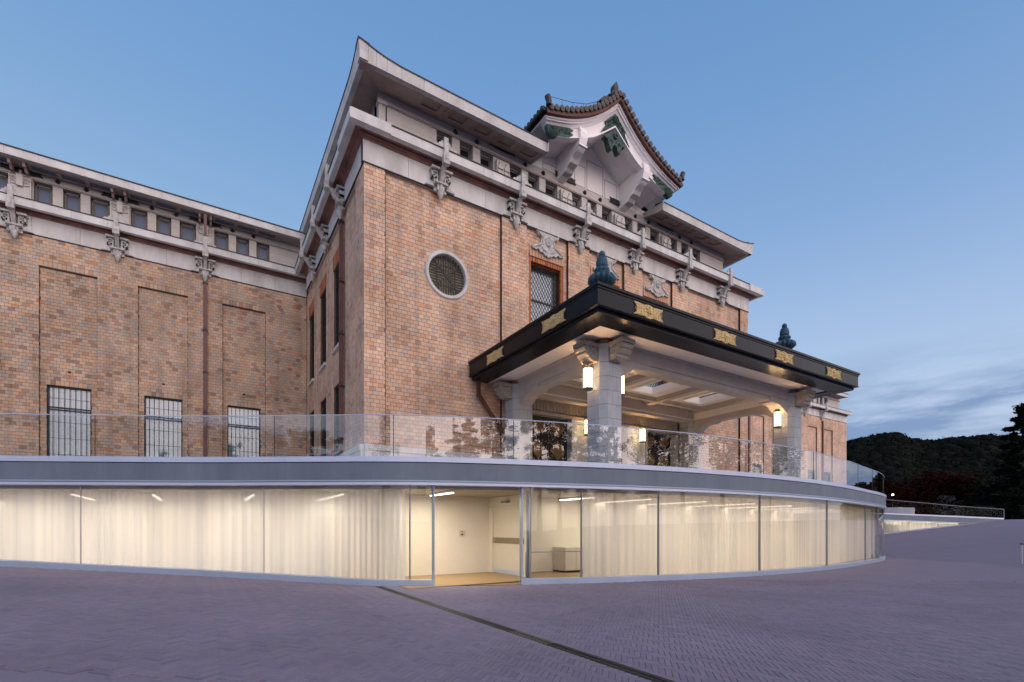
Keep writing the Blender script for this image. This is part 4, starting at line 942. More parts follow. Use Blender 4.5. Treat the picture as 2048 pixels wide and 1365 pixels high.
# ------------------------------------------------------------------ windows above the canopy
for bi, c_ in enumerate(BAY):
    z0, z1 = 8.6, 13.62
    f_ = MB()
    for a, b in ((c_-.80, c_-.72), (c_+.72, c_+.80)): f_.box(a, b, YF+.47, YF+.55, z0, z1-.15)
    for zz in (z1-.22, 11.9, 10.2): f_.box(c_-.80, c_+.80, YF+.47, YF+.55, zz-.035, zz+.035)
    o = f_.build('tall_window', 'window_paint', cb)
    bx(c_-.80, c_+.80, YF+.52, YF+.53, z0, z1-.1).build('pane', 'window_glass', o); bx(c_-.78, c_+.78, YF+.60, YF+.62, z0, z1-.1).build('blind', 'blind', o)
    g_ = MB(); gx0, gx1, gz0, gz1 = c_-.80, c_+.80, z0, 13.36
    stp = .165; H_ = gz1-gz0; sl_ = .62
    for i in range(-28, 38):
        for sgn in (1, -1):
            p0 = gx0+i*stp if sgn > 0 else gx1-i*stp; p1 = p0+sgn*H_*sl_
            ta, tb_ = sorted(((gx0-p0)/(p1-p0), (gx1-p0)/(p1-p0))); t0, t1 = max(0, ta), min(1, tb_)
            if t1-t0 > .01: g_.bar((p0+(p1-p0)*t0, YF+.36, gz0+H_*t0), (p0+(p1-p0)*t1, YF+.36, gz0+H_*t1), .017)
    g_.bar((gx0, YF+.36, gz1), (gx1, YF+.36, gz1), .045); g_.bar((gx0, YF+.36, gz0), (gx0, YF+.36, gz1), .04); g_.bar((gx1, YF+.36, gz0), (gx1, YF+.36, gz1), .04)
    g_.build('lattice', 'iron_bar', o)
    # reveals of round-nosed orange brick
    for sx in (-1, 1):
        x_ = c_+sx*.885
        for k in range(33):
            zz = 8.7+k*.149
            MB().tube([(x_, YF+.20, zz), (x_, YF+.20, zz+.132)], .075, 7).build('jamb_brick', 'dentil_brick', cb) if bi < 1 else None
        bx(min(x_+sx*.0, x_+sx*.07), max(x_, x_+sx*.07), YF+.13, YF+.60, z0, z1).build('window_jamb', 'dentil_brick', cb)
    for k in range(13):
        xx = c_-.90+k*1.8/13; bx(xx+.012, xx+1.8/13-.012, YF+.13, YF+.52, 13.42, 13.61).build('dentil_brick', 'dentil_brick', cb)
    bx(c_-.93, c_+.93, YF+.30, YF+.6, 13.38, 13.62).build('window_head', 'dentil_brick', cb)
    for k in range(12):
        xx = c_-.95+k*1.9/12; q = (k-5.5)*.012
        MB().prism([(xx+.008-q*.0, 13.63), (xx+1.9/12-.008, 13.63), (xx+1.9/12-.008+q*.6, 14.13), (xx+.008+q*.6, 14.13)], 0, YF+.085, YF+.45).build('arch_brick', 'soldier_brick', cb)
    # carved cartouche across the frieze foot
    half = [(0, 13.72), (.10, 13.80), (.16, 13.78), (.30, 13.90), (.42, 13.86), (.55, 13.98), (.66, 13.92), (.86, 13.96), (.88, 14.06), (.72, 14.12), (.62, 14.20), (.46, 14.26), (.40, 14.36),
            (.36, 14.50), (.38, 14.62), (.52, 14.62), (.58, 14.72), (.66, 14.82), (.62, 14.90), (.50, 14.86), (.46, 14.94), (.38, 14.86), (.30, 14.78), (.22, 14.86), (.16, 14.80), (.12, 14.90), (0, 14.94)]
    poly = [(c_+a, z) for a, z in half]+[(c_-a, z) for a, z in reversed(half[1:-1])]
    o = MB().prism(poly, 0, YF-.02, YF+.12).build('cartouche', 'carved_stone', cb); tag(o, ['carved stone cartouche over the latticed window left of the finial', 'carved stone cartouche half hidden behind the near finial', 'carved stone cartouche over the window right of the finial'][bi])
    d_ = MB(); d_.lathe([(.20, 0), (.20, .05), (.15, .08), (.12, .05), (.09, .05), (.05, .10), (.0, .11)], 16)
    d_.v = [(c_+x*.85, YF-.02-z, 14.42+y*1.1) for x, y, z in d_.v]
    for sx in (-1, 1):
        for q0, q1 in (((.28, 14.30), (.80, 14.0)), ((.30, 14.56), (.56, 14.80)), ((.12, 13.95), (.36, 14.12)), ((.26, 14.60), (.30, 14.25))):
            d_.tube([(c_+sx*q0[0], YF-.03, q0[1]), (c_+sx*(q0[0]+q1[0])/2+sx*.03, YF-.05, (q0[1]+q1[1])/2-.03), (c_+sx*q1[0], YF-.03, q1[1])], .03, 5)
    d_.build('relief', 'carved_stone', o)
# ------------------------------------------------------------------ roundel
rd = empty('roundel', (8.3, YF, 11.65)); rd.parent = cb; rd.matrix_parent_inverse = Matrix.Translation(-parent_loc(cb))
for q in range(4):
    m_ = MB(); loops = []
    for k in range(13):
        a = math.pi/2*q+math.pi/2*(k/12)*.995; c_, s_ = math.cos(a), math.sin(a)
        loops.append([(8.3+r_*c_, y, 11.65+r_*s_) for r_, y in ((.80, YF+.42), (.80, YF+.08), (.82, YF+.045), (.925, YF+.045), (.95, YF+.08), (.965, YF+.13))])
    m_.strip(loops).build('ring_stone', 'light_stone', rd)
lv = MB(); R_ = .80
def chord(v): return math.sqrt(max(R_*R_-v*v, 0))
for i in range(-7, 8):
    v_ = i*.108; ch = chord(v_)
    for sgn in (-1, 1):
        if ch > abs(v_)+.02:
            lv.bar((8.3+sgn*abs(v_), YF+.22, 11.65+v_), (8.3+sgn*ch, YF+.22, 11.65+v_), .034, .04)      # left and right quadrants: level slats
            lv.bar((8.3+v_, YF+.22, 11.65+sgn*abs(v_)), (8.3+v_, YF+.22, 11.65+sgn*ch), .034, .04)      # top and bottom quadrants: upright slats
for sgn in (1, -1): lv.bar((8.3-.56, YF+.225, 11.65-.56*sgn), (8.3+.56, YF+.225, 11.65+.56*sgn), .04, .05)
for rr_ in (.40,):
    for p, q in (((-rr_, -rr_), (rr_, -rr_)), ((rr_, -rr_), (rr_, rr_)), ((rr_, rr_), (-rr_, rr_)), ((-rr_, rr_), (-rr_, -rr_))): lv.bar((8.3+p[0], YF+.235, 11.65+p[1]), (8.3+q[0], YF+.235, 11.65+q[1]), .045, .05)
fl = MB(); loops = [[(8.3+r_*math.cos(k*math.pi/24), YF+.124, 11.65+r_*math.sin(k*math.pi/24)) for k in range(49)] for r_ in (.94, 1.05)]
fl.strip(loops).build('ring_bedding', 'mortar_pale', rd, fix=False)
lv.build('louvre_grille', 'iron_bar', rd)
noisy('roundel_back', (.50, .42, .24), (.34, .30, .19), 2, .7)
MB().prism([(8.3+.84*math.cos(k*math.pi/16), 11.65+.84*math.sin(k*math.pi/16)) for k in range(32)], 0, YF+.40, YF+.43).build('backing', 'roundel_back', rd)
# ------------------------------------------------------------------ downpipe on the side wall
dp = MB(); px_ = X0+.02
for z0, z1 in ((3.3, 5.4), (5.42, 7.6), (7.62, 9.8), (9.82, 12.0), (12.02, 14.5)):
    o = bx(X0-.09, X0+.06, 21.33, 21.52, z0, z1).build('downpipe', 'downpipe_paint', cb); bx(X0-.12, X0+.09, 21.30, 21.55, z1-.16, z1-.09).build('pipe_clamp', 'iron_bar', o)
# ------------------------------------------------------------------ gable over the centre
gb = empty('gable_roof', (XC, 19, 18.4)); tag(gb, 'curved white temple gable with dark tiles and green metal fittings above the cornice', 'gable roof')
YG = 17.2
OUT = [(-4.33, 19.30), (-3.52, 19.53), (-2.87, 19.77), (-2.2, 20.08), (-1.5, 20.50), (-.74, 21.10), (0, 21.82)]
MID = [(-4.12, 19.18), (-2.78, 19.57), (-1.95, 19.97), (-1.12, 20.51), (-.5, 21.02), (0, 21.46)]
INN = [(-3.56, 18.85), (-2.78, 19.10), (-2.0, 19.44), (-1.4, 19.72), (-.76, 20.18), (0, 20.78)]
def sm(P, n=24):
    s_ = spline(P, 6); return [s_[round(k*(len(s_)-1)/n)] for k in range(n+1)]
def full(P, n=24):
    h_ = sm(P, n); return [(XC+p.x, p.y) for p in h_]+[(XC-p.x, p.y) for p in reversed(h_[:-1])]
O_, M_, I_ = full(OUT), full(MID), full(INN)
def skin(name, mat, A, B, ya, yb, y2a, y2b):
    """board between two curves with its front and thickness"""
    m_ = MB(); f0 = [(x, ya, z) for x, z in A]; f1 = [(x, yb, z) for x, z in B]; b1 = [(x, y2b, z) for x, z in B]; b0 = [(x, y2a, z) for x, z in A]
    m_.strip([f0, f1]); m_.strip([f1, b1]); m_.strip([b1, b0]); m_.strip([b0, f0])
    for k in (0, -1): m_.add([f0[k], f1[k], b1[k], b0[k]], [(0,1,2,3)])
    return m_.build(name, mat, gb)
def mixc(A, B, t): return [(a[0]+(b[0]-a[0])*t, a[1]+(b[1]-a[1])*t) for a, b in zip(A, B)]
skin('bargeboard_moulding', 'gable_plaster', O_, mixc(O_, M_, .36), YG, YG, 19.3, YG+.3)
skin('bargeboard_moulding', 'gable_plaster', mixc(O_, M_, .36), mixc(O_, M_, .62), YG+.05, YG+.09, YG+.4, YG+.4)
skin('bargeboard_moulding', 'gable_plaster', mixc(O_, M_, .62), mixc(O_, M_, 1.0), YG+.16, YG+.24, YG+.5, YG+.5)
skin('bargeboard', 'gable_plaster', M_, mixc(M_, I_, .9), YG+.28, YG+.28, YG+.55, YG+.55)
skin('bargeboard_lip', 'gable_plaster', mixc(M_, I_, .88), I_, YG+.22, YG+.22, YG+.55, YG+.55)
# plaster soffit curving back to the wall
m_ = MB(); m_.strip([[(x, YG+.5, z+.18) for x, z in I_], [(x, YC+.3, z+.18) for x, z in I_]]); m_.build('gable_soffit', 'gable_plaster', gb, fix=False)
m_ = MB(); base = [(x, YC+.02, 18.5) for x, z in I_]; m_.strip([base, [(x, YC+.02, z+.25) for x, z in I_]]); m_.build('gable_wall', 'gable_plaster', gb, fix=False); bx(GA-.1, GB+.1, YC+.04, YC+.2, 18.4, 18.98).build('gable_wall_foot', 'gable_plaster', gb)
for x0, x1, h0 in ((-3.1, -2.3, 19.2), (-1.15, -.45, 19.9), (-.35, .75, 20.35), (.85, 1.7, 19.8), (2.3, 3.1, 19.1)):
    for a, b, c_, d_ in ((x0, x0+.02, 18.66, h0-.2), (x1-.02, x1, 18.66, h0-.2), (x0, x1, 18.66, 18.68), (x0, x1, h0-.22, h0-.2)): bx(XC+a, XC+b, YC-.005, YC+.02, c_, d_).build('wall_panel_line', 'white_stone', gb)
for sx in (-1, 1):
    # big scrolled corbel arms
    x_ = XC+sx*2.05
    prof = [(YG+.20, 19.55), (YG+.10, 19.30), (YG+.12, 19.05), (YG+.20, 18.86), (YG+.30, 18.74), (YG+.30, 18.66), (YG+.42, 18.60), (YG+.60, 18.56), (YG+.74, 18.46), (YG+.84, 18.32), (YG+.98, 18.28), (YG+1.10, 18.24), (YG+1.22, 18.12), (YG+1.5, 18.08), (YC+.05, 18.06), (YC+.05, 19.2), (YG+1.0, 19.4), (YG+.4, 19.7)]
    o = MB().prism([(y, z+.30) for y, z in prof], 0, x_-.21, x_+.21, axis='x').build('corbel_arm', 'gable_plaster', gb)
    bx(x_-.24, x_+.24, YG+.16, YG+.60, 19.00, 19.07).build('corbel_band', 'gable_plaster', gb)
    MB().prism([(y, z+.30) for y, z in prof[7:14]+[(YC-.1, 18.4), (YG+.9, 18.7)]], 0, x_-.235, x_+.235, axis='x').build('corbel_scroll', 'gable_plaster', gb)
    bx(x_-.16, x_+.16, YG+.3, YC, 19.2, 19.7).build('corbel_web', 'gable_plaster', gb)
# green metal fittings
def fit(name, pts, y0, y1, lbl=None):
    o = MB().prism(pts, 0, y0, y1).build(name, 'verdigris', gb)
    if lbl: o['label'] = lbl
    return o
def on(t, side, f):
    """point at fraction f between mid and inner curve, t along the half curve (0 low end, 1 apex)"""
    i = t*24; k = min(int(i), 23); q = i-k; a = mixc([M_[k]], [I_[k]], f)[0]; b = mixc([M_[k+1]], [I_[k+1]], f)[0]
    x, z = a[0]+(b[0]-a[0])*q, a[1]+(b[1]-a[1])*q; return (x if side < 0 else 2*XC-x, z)
for side in (-1, 1):
    p_ = [on(t, side, .06) for t in (0, .05, .12, .18)]+[on(.235, side, .30), on(.20, side, .5), on(.235, side, .72)]+[on(t, side, .97) for t in (.19, .12, .06)]+[(XC+side*3.80, 18.72), (XC+side*4.02, 18.88)]
    fit('end_fitting', p_ if side < 0 else p_, YG+.20, YG+.40)
    sc = MB()
    for r_ in (.20, .12, .05): sc.tube([(XC+side*3.72+r_*math.cos(a*math.pi/8), YG+.17, 18.98+r_*math.sin(a*math.pi/8)) for a in range(17)], .03, 5)
    for k in range(6): q = on(.07+.022*k, side, .35+.25*(k % 2)); sc.tube([(q[0]-.08, YG+.19, q[1]-.05), (q[0], YG+.18, q[1]+.05), (q[0]+.08, YG+.19, q[1]-.03)], .018, 4)
    sc.build('scrollwork', 'verdigris', gb)
ap = [on(t, -1, .08) for t in (1.0, .92, .84)]+[on(.76, -1, .12), on(.80, -1, .45), on(.75, -1, .80)]+[on(t, -1, .84) for t in (.84, .92, 1.0)]
ap2 = [(2*XC-x, z) for x, z in ap]
fit('apex_fitting', ap, YG+.20, YG+.30); fit('apex_fitting', ap2, YG+.202, YG+.302)
sc = MB(); sc.tube([(XC, YG+.14, 21.12), (XC, YG+.24, 21.12)], .17, 14); 
for r_ in (.06, .12): sc.tube([(XC+r_*math.cos(a*math.pi/8), YG+.13, 21.12+r_*math.sin(a*math.pi/8)) for a in range(17)], .018, 5)
for side in (-1, 1):
    for k in range(9): q = on(.97-.018*k, side, .35+.3*(k % 2)); sc.tube([(q[0]-.07, YG+.19, q[1]-.05), (q[0], YG+.18, q[1]+.05), (q[0]+.07, YG+.19, q[1]-.03)], .017, 4)
sc.build('scrollwork', 'verdigris', gb)
hp = [(0, 20.70), (.16, 20.58), (.66, 20.16), (.63, 20.06), (.50, 20.08), (.44, 19.98), (.42, 19.86), (.36, 19.76), (.33, 19.66), (.20, 19.64), (.11, 19.86), (0, 19.96)]
pn = MB().prism([(XC+a, z) for a, z in hp]+[(XC-a, z) for a, z in reversed(hp[1:-1])], 0, YG+.24, YG+.52).build('pendant_board', 'verdigris', gb)
sc = MB(); sc.lathe([(.13, 0), (.13, .08), (.07, .10), (.05, .16), (.0, .17)], 10); sc.v = [(XC+x, YG+.24-z, 20.34+y) for x, y, z in sc.v]; sc.build('boss', 'verdigris', pn)
sc = MB()
for sx in (-1, 1):
    sc.tube([(XC+sx*(.26+.07*math.cos(a*.6)), YG+.235, 20.0+.07*math.sin(a*.6)) for a in range(8)], .024, 5); sc.box(XC+sx*.26-.06, XC+sx*.26+.06, YG+.225, YG+.25, 19.60, 19.66)
sc.build('scroll_cut', 'dark_slot', pn)
# tiles: roof skin, round eave ends, ridge with finial
up = [(x, z+.07) for x, z in O_]; up2 = [(x, z+.26+.10*(1-abs(x-XC)/4.4)) for x, z in O_]
m_ = MB(); m_.strip([[(x, YG-.16, z) for x, z in up], [(x, YG-.16, z) for x, z in up2]]); m_.strip([[(x, YG-.16, z) for x, z in up2], [(x, 24, z) for x, z in up2]]); m_.strip([[(x, YG-.16, z) for x, z in up], [(x, YG+.1, z-.06) for x, z in up]])
m_.strip([[(x, YG+.1, z-.065) for x, z in up], [(x, 24, z-.065) for x, z in up]])
for k in (0, -1): m_.add([(up[k][0], YG-.16, up[k][1]), (up2[k][0], YG-.16, up2[k][1]), (up2[k][0], 24, up2[k][1]), (up[k][0], 24, up[k][1])], [(0,1,2,3)])
m_.build('roof_skin', 'roof_tile', gb, fix=False)
m_ = MB(); m_.strip([[(x, YG-.165, z-.005) for x, z in O_], [(x, YG-.165, z+.14) for x, z in O_]]); m_.strip([[(x, YG-.165, z-.005) for x, z in O_], [(x, YG+.05, z+.0) for x, z in O_]]); m_.build('eave_board', 'tile_under', gb, fix=False)
acc = [0]
for a, b in zip(up2[:-1], up2[1:]): acc.append(acc[-1]+math.hypot(b[0]-a[0], b[1]-a[1]))
half_len = acc[24]
te = MB(); te.tube([(0, -.03, 0), (0, .7, 0)], .118, 10); te_me = te.mesh('eave_tile', 'roof_tile', True)
td = MB(); td.tube([(0, -.05, 0), (0, -.03, 0)], .125, 14); td.lathe([(.055, 0), (.05, .012), (0, .016)], 8); td.v = td.v[:28]+[(x, -.05-z, y) for x, y, z in td.v[28:]]; td_me = td.mesh('tile_disc', 'tile_end')
for j in range(17):
    for side in (-1, 1):
        s_ = half_len*(1-(j+.55)/17.2); i = max(k for k in range(24) if acc[k] <= s_+1e-9); q = (s_-acc[i])/(acc[i+1]-acc[i])
        x = up2[i][0]+(up2[i+1][0]-up2[i][0])*q; z = up2[i][1]+(up2[i+1][1]-up2[i][1])*q; x = x if side < 0 else 2*XC-x
        o = bpy.data.objects.new('eave_tile', te_me); C.objects.link(o); o.parent = gb; o.matrix_parent_inverse = Matrix.Translation(-parent_loc(gb)); o.location = (x, YG-.20, z-.03)
        d_ = bpy.data.objects.new('tile_disc', td_me); C.objects.link(d_); d_.parent = o
# rows of cover tiles running down each slope (seen from the side)
rw = MB()
for k in range(30):
    y = YG+.35+k*.24
    if y > 23.8: break
    for A in (up2[:25], up2[24:]): rw.tube([(x, y, z+.02) for x, z in A[::3]], .075, 5, cap=False)
tag(rw.build('cover_tiles', 'roof_tile', gb, fix=False), kind='stuff')
for side in (-1, 1):
    ex = up2[0][0] if side < 0 else up2[-1][0]
    o = MB().tube([(ex-side*.05, YG-.2, up2[0][1]+.02), (ex-side*.05, YG-.2, up2[0][1]+.22), (ex+side*.03, YG-.2, up2[0][1]+.40)], .13, 10).build('corner_tile', 'roof_tile', gb)
    MB().tube([(ex+side*.12, YG-.1, up2[0][1]-.08), (ex+side*.12, 23.8, up2[0][1]-.08)], .09, 8).build('eave_gutter_tile', 'roof_tile', gb)
    for k in range(26):
        y = YG+.05+k*.25; MB().tube([(ex-side*.1, y, up2[0][1]+.02), (ex+side*.18, y, up2[0][1]-.04)], .10, 8).build('side_eave_tile', 'roof_tile', gb) if k < 14 else None
rg = MB(); rg.prism([(XC-.26, 21.95), (XC+.26, 21.95), (XC+.20, 22.30), (XC+.12, 22.42), (XC-.12, 22.42), (XC-.20, 22.30)], 0, YG+.05, 24); rg.build('ridge', 'roof_tile', gb)
fn = MB(); fp_ = [(-1.05, 21.62), (-.80, 21.90), (-.62, 21.96), (-.50, 22.14), (-.30, 22.22), (-.24, 22.42), (-.13, 22.50), (-.14, 22.70), (-.08, 22.86), (0, 22.96)]
fn.prism([(XC+a, z-.02) for a, z in fp_]+[(XC-a, z-.02) for a, z in reversed(fp_[:-1])], 0, YG+.15, YG+.42)
o = fn.build('ridge_end_tile', 'roof_tile', gb)
fn = MB(); fn.lathe([(.14, 0), (.17, .05), (.13, .10), (.09, .14), (.10, .24), (.06, .34), (.03, .42), (0, .48)], 8, (XC, YG+.28, 22.46)); fn.build('ridge_finial', 'aged_bronze', o)
sc = MB()
for sx in (-1, 1): sc.tube([(XC+sx*(.34+.15*math.cos(a*.55)), YG+.13, 22.0+.13*math.sin(a*.55)) for a in range(10)], .04, 5)
sc.tube([(XC+.13*math.cos(a*math.pi/6), YG+.12, 22.22+.13*math.sin(a*math.pi/6)) for a in range(13)], .035, 5); sc.build('scrollwork', 'roof_tile', o)
lw = MB(); lw.tube([(XC+x, YG-.25, z) for x, z in ((-4.2, 19.95), (-3.0, 20.25), (-2.2, 20.55), (-1.2, 21.2))], .012, 4)
for x, z in ((-3.6, 19.95), (-3.0, 20.1), (-2.4, 20.3), (-1.8, 20.6)): lw.tube([(XC+x, YG-.25, z-.2), (XC+x, YG-.25, z+.18)], .01, 4)
lw.build('lightning_wire', 'iron_bar', gb)
# ------------------------------------------------------------------ wings
def wing(name, label, xa, xb, cs, front, single, seed, tops, inner, mat='wing_brick'):
    wg = empty(name, ((xa+xb)/2, YW+5, 3.24)); tag(wg, label, 'building')
    pans = [(c_+1.80-1.03, c_+1.80+1.03) for c_ in tops]
    br = Bricks(); hol = [(a, b, 3.3, 13.70) for a, b in pans]
    br.wall('x', YW, -1, xa, xb, 3.3, ZT-.05, holes=hol, seed=seed)
    wins = [((a+b)/2-.79, (a+b)/2+.79) for a, b in pans]
    for i, ((a, b), (c_, d_)) in enumerate(zip(pans, wins)): br.wall('x', YW+.13, -1, a+.004, b-.004, 3.3, 13.44, holes=[(c_, d_, 4.2, 8.32)], seed=seed+i+1)
    br.make(wg, mat, single)
    co = MB(); co_h = [(c_, d_, 4.2, 8.10) for c_, d_ in wins]
    slabs(co, xa, xb, 3.2, 15.9, co_h, lambda a, b, z0, z1: co.box(a, b, YW+.145, YW+.6, z0, z1))
    ps = [xa]+[v for p in pans for v in p]+[xb]
    for a, b in zip(ps[::2], ps[1::2]): co.box(a, b, YW+.012, YW+.15, 3.2, 15.9)
    for a, b in pans: co.box(a, b, YW+.012, YW+.15, 13.46, 15.9)
    co.box(xa, xb, YW+.7, YW+9, 15.5, 15.9); co.box(xa if xa < 0 else xb-.3, xa+.3 if xa < 0 else xb, YW+.2, YW+9, 3.2, 15.9)
    co.build('wall_core', 'mortar', wg, fix=False)
    for i, ((a, b), (c_, d_)) in enumerate(zip(pans, wins)):
        if single or i > len(pans)-6:
            n_ = 13
            for k in range(n_): x_ = a+k*(b-a)/n_; bx(x_+.007, x_+(b-a)/n_-.007, YW-.004, YW+.12, 13.455, 13.69).build('soldier_brick', 'soldier_brick' if not single else 'wing_brick', wg)
        if single:
            for k in range(10): x_ = c_-.02+k*(d_-c_+.04)/10; bx(x_+.006, x_+(d_-c_+.04)/10-.006, YW+.125, YW+.3, 8.11, 8.33).build('lintel_brick', 'wing_brick', wg)
            bx((c_+d_)/2-.06, (c_+d_)/2+.06, YW+.11, YW+.2, 8.74, 8.82).build('wall_vent', 'dark_slot', wg)
        f_ = MB()
        for x0, x1, z0, z1 in ((c_, c_+.05, 4.2, 8.1), (d_-.05, d_, 4.2, 8.1), (c_, d_, 8.05, 8.1), (c_, d_, 7.09, 7.13), (c_, d_, 6.99, 7.02)): f_.box(x0, x1, YW+.20, YW+.28, z0, z1)
        o = f_.build('barred_window', 'iron_bar', wg); bx(c_, d_, YW+.34, YW+.35, 4.2, 8.1).build('pane', 'window_glass', o); bx(c_, d_, YW+.39, YW+.40, 4.2, 8.1).build('blind', 'blind', o)
        g_ = MB(); w_ = d_-c_
        for k in range(1, 8): g_.box(c_+k*w_/8-.011, c_+k*w_/8+.011, YW+.22, YW+.245, 4.2, 8.05)
        g_.build('bars', 'iron_bar', o)
        g_ = MB()
        for zz in (7.55, 6.45, 5.7, 4.95): g_.box(c_, d_, YW+.315, YW+.335, zz-.008, zz+.008)
        for xx in (c_+.03, d_-.03): g_.box(xx-.02, xx+.02, YW+.31, YW+.338, 4.2, 8.1)
        g_.build('sash', 'window_paint', o)
    pth = [(xa, YW), (xb, YW)]
    ledge(wg, pth, 14.78)
    for c_ in cs: bracket(wg, c_, YW+.02, 14.78, 0)
    clerestory(wg, xa, xb if xb > 20 else 5.9, YW+.8, cs, 16.05, 17.62, relief='volute', glassmat='slate_glass', first=cs[0]-.42, last=front, wall_top=18.1)
    for c_ in cs:
        cloud_plaque(wg, c_+.02, YW+.76, 17.93, .72, .13); bx(c_-.05, c_+.05, YW+.70, YW+.8, 17.5, 17.9).build('relief_key', 'white_stone', wg)
        for dx in (1.27, 2.30):
            if c_+dx < front: diamond(wg, c_+dx, YW+.78, 17.86, .12)
    # roof edge
    ey = YW-.2; n_ = max(2, round((xb-xa)/1.16))
    for i in range(n_):
        a, b = xa+i*(xb-xa)/n_, xa+(i+1)*(xb-xa)/n_
        bx(a+.003, b-.003, ey, ey+.25, 17.99, 18.31).build('roof_fascia', 'light_stone', wg)
    bx(xa, xb, ey-.04, ey+.3, 18.31, 18.36).build('roof_edge_cap', 'dark_cap', wg); bx(xa, xb, ey-.012, ey+.2, 17.955, 17.99).build('fascia_lip', 'white_stone', wg)
    for j, c_ in enumerate(cs):
        for k in range(3):
            a, b = c_+.45+k*1.03, c_+.45+k*1.03+.86
            if b > xb: continue
            m_ = MB(); ya, yb = ey+.22, YW+.62
            m_.box(a-.07, b+.07, ya, yb, 17.99, 18.02)
            bx(a, b, ya+.12, yb-.12, 17.965, 17.985).build('soffit_coffer', 'slate_glass', wg)
            for x0, x1, y0, y1 in ((a-.085, b+.085, ya, ya+.12), (a-.085, b+.085, yb-.12, yb), (a-.085, a, ya+.12, yb-.12), (b, b+.085, ya+.12, yb-.12)): m_.box(x0, x1, y0, y1, 17.93, 18.0)
            m_.build('soffit_panel', 'soffit_stone', wg)
        m_ = MB()
        for sx in (-1, 1): m_.prism([(ey+.25, 17.98), (ey+.35, 17.80), (ey+.55, 17.86), (YW+.5, 17.72), (YW+.75, 17.70), (YW+.78, 17.99)], 0, c_+sx*.25-.05, c_+sx*.25+.05, axis='x')
        m_.build('eave_scroll', 'soffit_stone', wg)
    bx(xa, xb, ey+.25, YW+.85, 18.0, 18.06).build('eave_soffit', 'soffit_stone', wg)
    MB().add([(xa, ey+.1, 18.33), (xb, ey+.1, 18.33), (xb, YW+9, 18.9), (xa, YW+9, 18.9)], [(0,1,2,3)]).build('wing_roof', 'roof_tile', wg)
    return wg
lw_cs = [-14.3, -10.7, -7.1, -3.5, .09]
wl = wing('museum_left_wing', 'lower tan brick museum wing at the left with barred windows and small attic windows', -16.5, X0+.1, lw_cs, 3.20, 300, 40, lw_cs, 0)
dpx = .09
for z0, z1 in ((3.3, 5.2), (5.22, 7.6), (7.62, 9.7), (9.72, 11.9), (11.92, 14.35)):
    o = bx(dpx-.085, dpx+.085, YW-.14, YW-.0, z0, z1).build('downpipe', 'downpipe_paint', wl); bx(dpx-.11, dpx+.11, YW-.16, YW+.0, z1-.11, z1-.05).build('pipe_clamp', 'iron_bar', o)
bx(dpx-.07, dpx+.07, YW-.30, YW-.2, 16.35, 17.75).build('downpipe', 'downpipe_paint', wl)
rw_cs = [29.9, 33.5, 37.1, 40.7, 44.4, 48.0, 51.6, 55.25, 58.9, 62.6]
wr = wing('museum_right_wing', 'far brick museum wing behind the canopy at the right with dark red recess edges', X1-.05, 68.9, rw_cs, 65.9, 0, 70, rw_cs, 0, 'tower_brick')
for dpx in (48.0, 62.9):
    for z0, z1 in ((3.3, 7.6), (7.62, 11.9), (11.92, 14.35)): bx(dpx-.12, dpx+.12, YW-.16, YW-.0, z0, z1).build('downpipe', 'downpipe_paint', wr)
bx(68.6, 68.88, YW+.1, YW+9, 3.2, 15.9).build('end_wall', 'wing_brick', wr)
bx(43, 74, 27, 46, 2.9, 3.24).build('terrace_slab', 'light_stone', wr)
# ------------------------------------------------------------------ entrance canopy
ca_ = empty('entrance_canopy', (XC, 14, 3.24)); tag(ca_, 'black-edged entrance canopy on four stone columns with gilded plates', 'canopy')
CX0, CX1, CY = 9.24, 24.38, 10.26
cp = [(CX0, 18.0), (CX0, CY), (CX1, CY), (CX1, 18.0)]
def ring_run(name, mat, prof):
    loops = [[(q.x, q.y, z) for q in outline(cp, d)] for d, z in prof]; m_ = MB()
    for a, b in zip(loops, loops[1:]+loops[:1]): m_.strip([a, b])
    return m_.build(name, mat, ca_)
ring_run('canopy_fascia', 'black_lacquer', [(0, 7.72), (0, 8.14), (-.5, 8.14), (-.5, 7.72)])
ring_run('top_moulding', 'black_lacquer', [(.0, 8.14), (.02, 8.16), (.02, 8.20), (.06, 8.22), (.06, 8.30), (-.5, 8.32), (-.5, 8.14)])
ring_run('drip_moulding', 'black_lacquer', [(.03, 7.69), (.03, 7.72), (-.4, 7.72), (-.16, 7.60), (-.12, 7.66), (-.02, 7.68)])
ring_run('lower_moulding', 'black_lacquer', [(-.12, 7.60), (-.10, 7.63), (-.4, 7.64), (-.4, 7.56), (-.13, 7.56), (-.13, 7.585)])
ring_run('black_soffit', 'black_lacquer', [(-.13, 7.56), (-.4, 7.63), (-.9, 7.64), (-.84, 7.575), (-.84, 7.565)])
ip = outline(cp, -.84)
# white ceiling with beams and skylights
sk = [(XC-3.4, 14.85), (XC, 14.85), (XC+3.4, 14.85)]
CE = 7.62
def sheet_with_holes(name, mat, x0, x1, y0, y1, z, holes):
    m_ = MB(); slabs(m_, x0, x1, y0, y1, holes, lambda a, b, c_, d_: m_.add([(a, c_, z), (b, c_, z), (b, d_, z), (a, d_, z)], [(0,1,2,3)])); return m_.build(name, mat, ca_, fix=False)
IX0, IX1 = CX0+.80, CX1-.80; IY = CY+.80
BX0, BX1, BY0 = 11.66, 21.98, 12.6
hol = [(x-.68, x+.68, y-.88, y+.88) for x, y in sk]
sheet_with_holes('ceiling_margin', 'canopy_plaster', IX0, IX1, IY, 17.98, CE, [(BX0, BX1, BY0, 17.0)])
sheet_with_holes('ceiling', 'canopy_plaster', BX0-.1, BX1+.1, BY0-.1, 17.1, 7.70, hol)
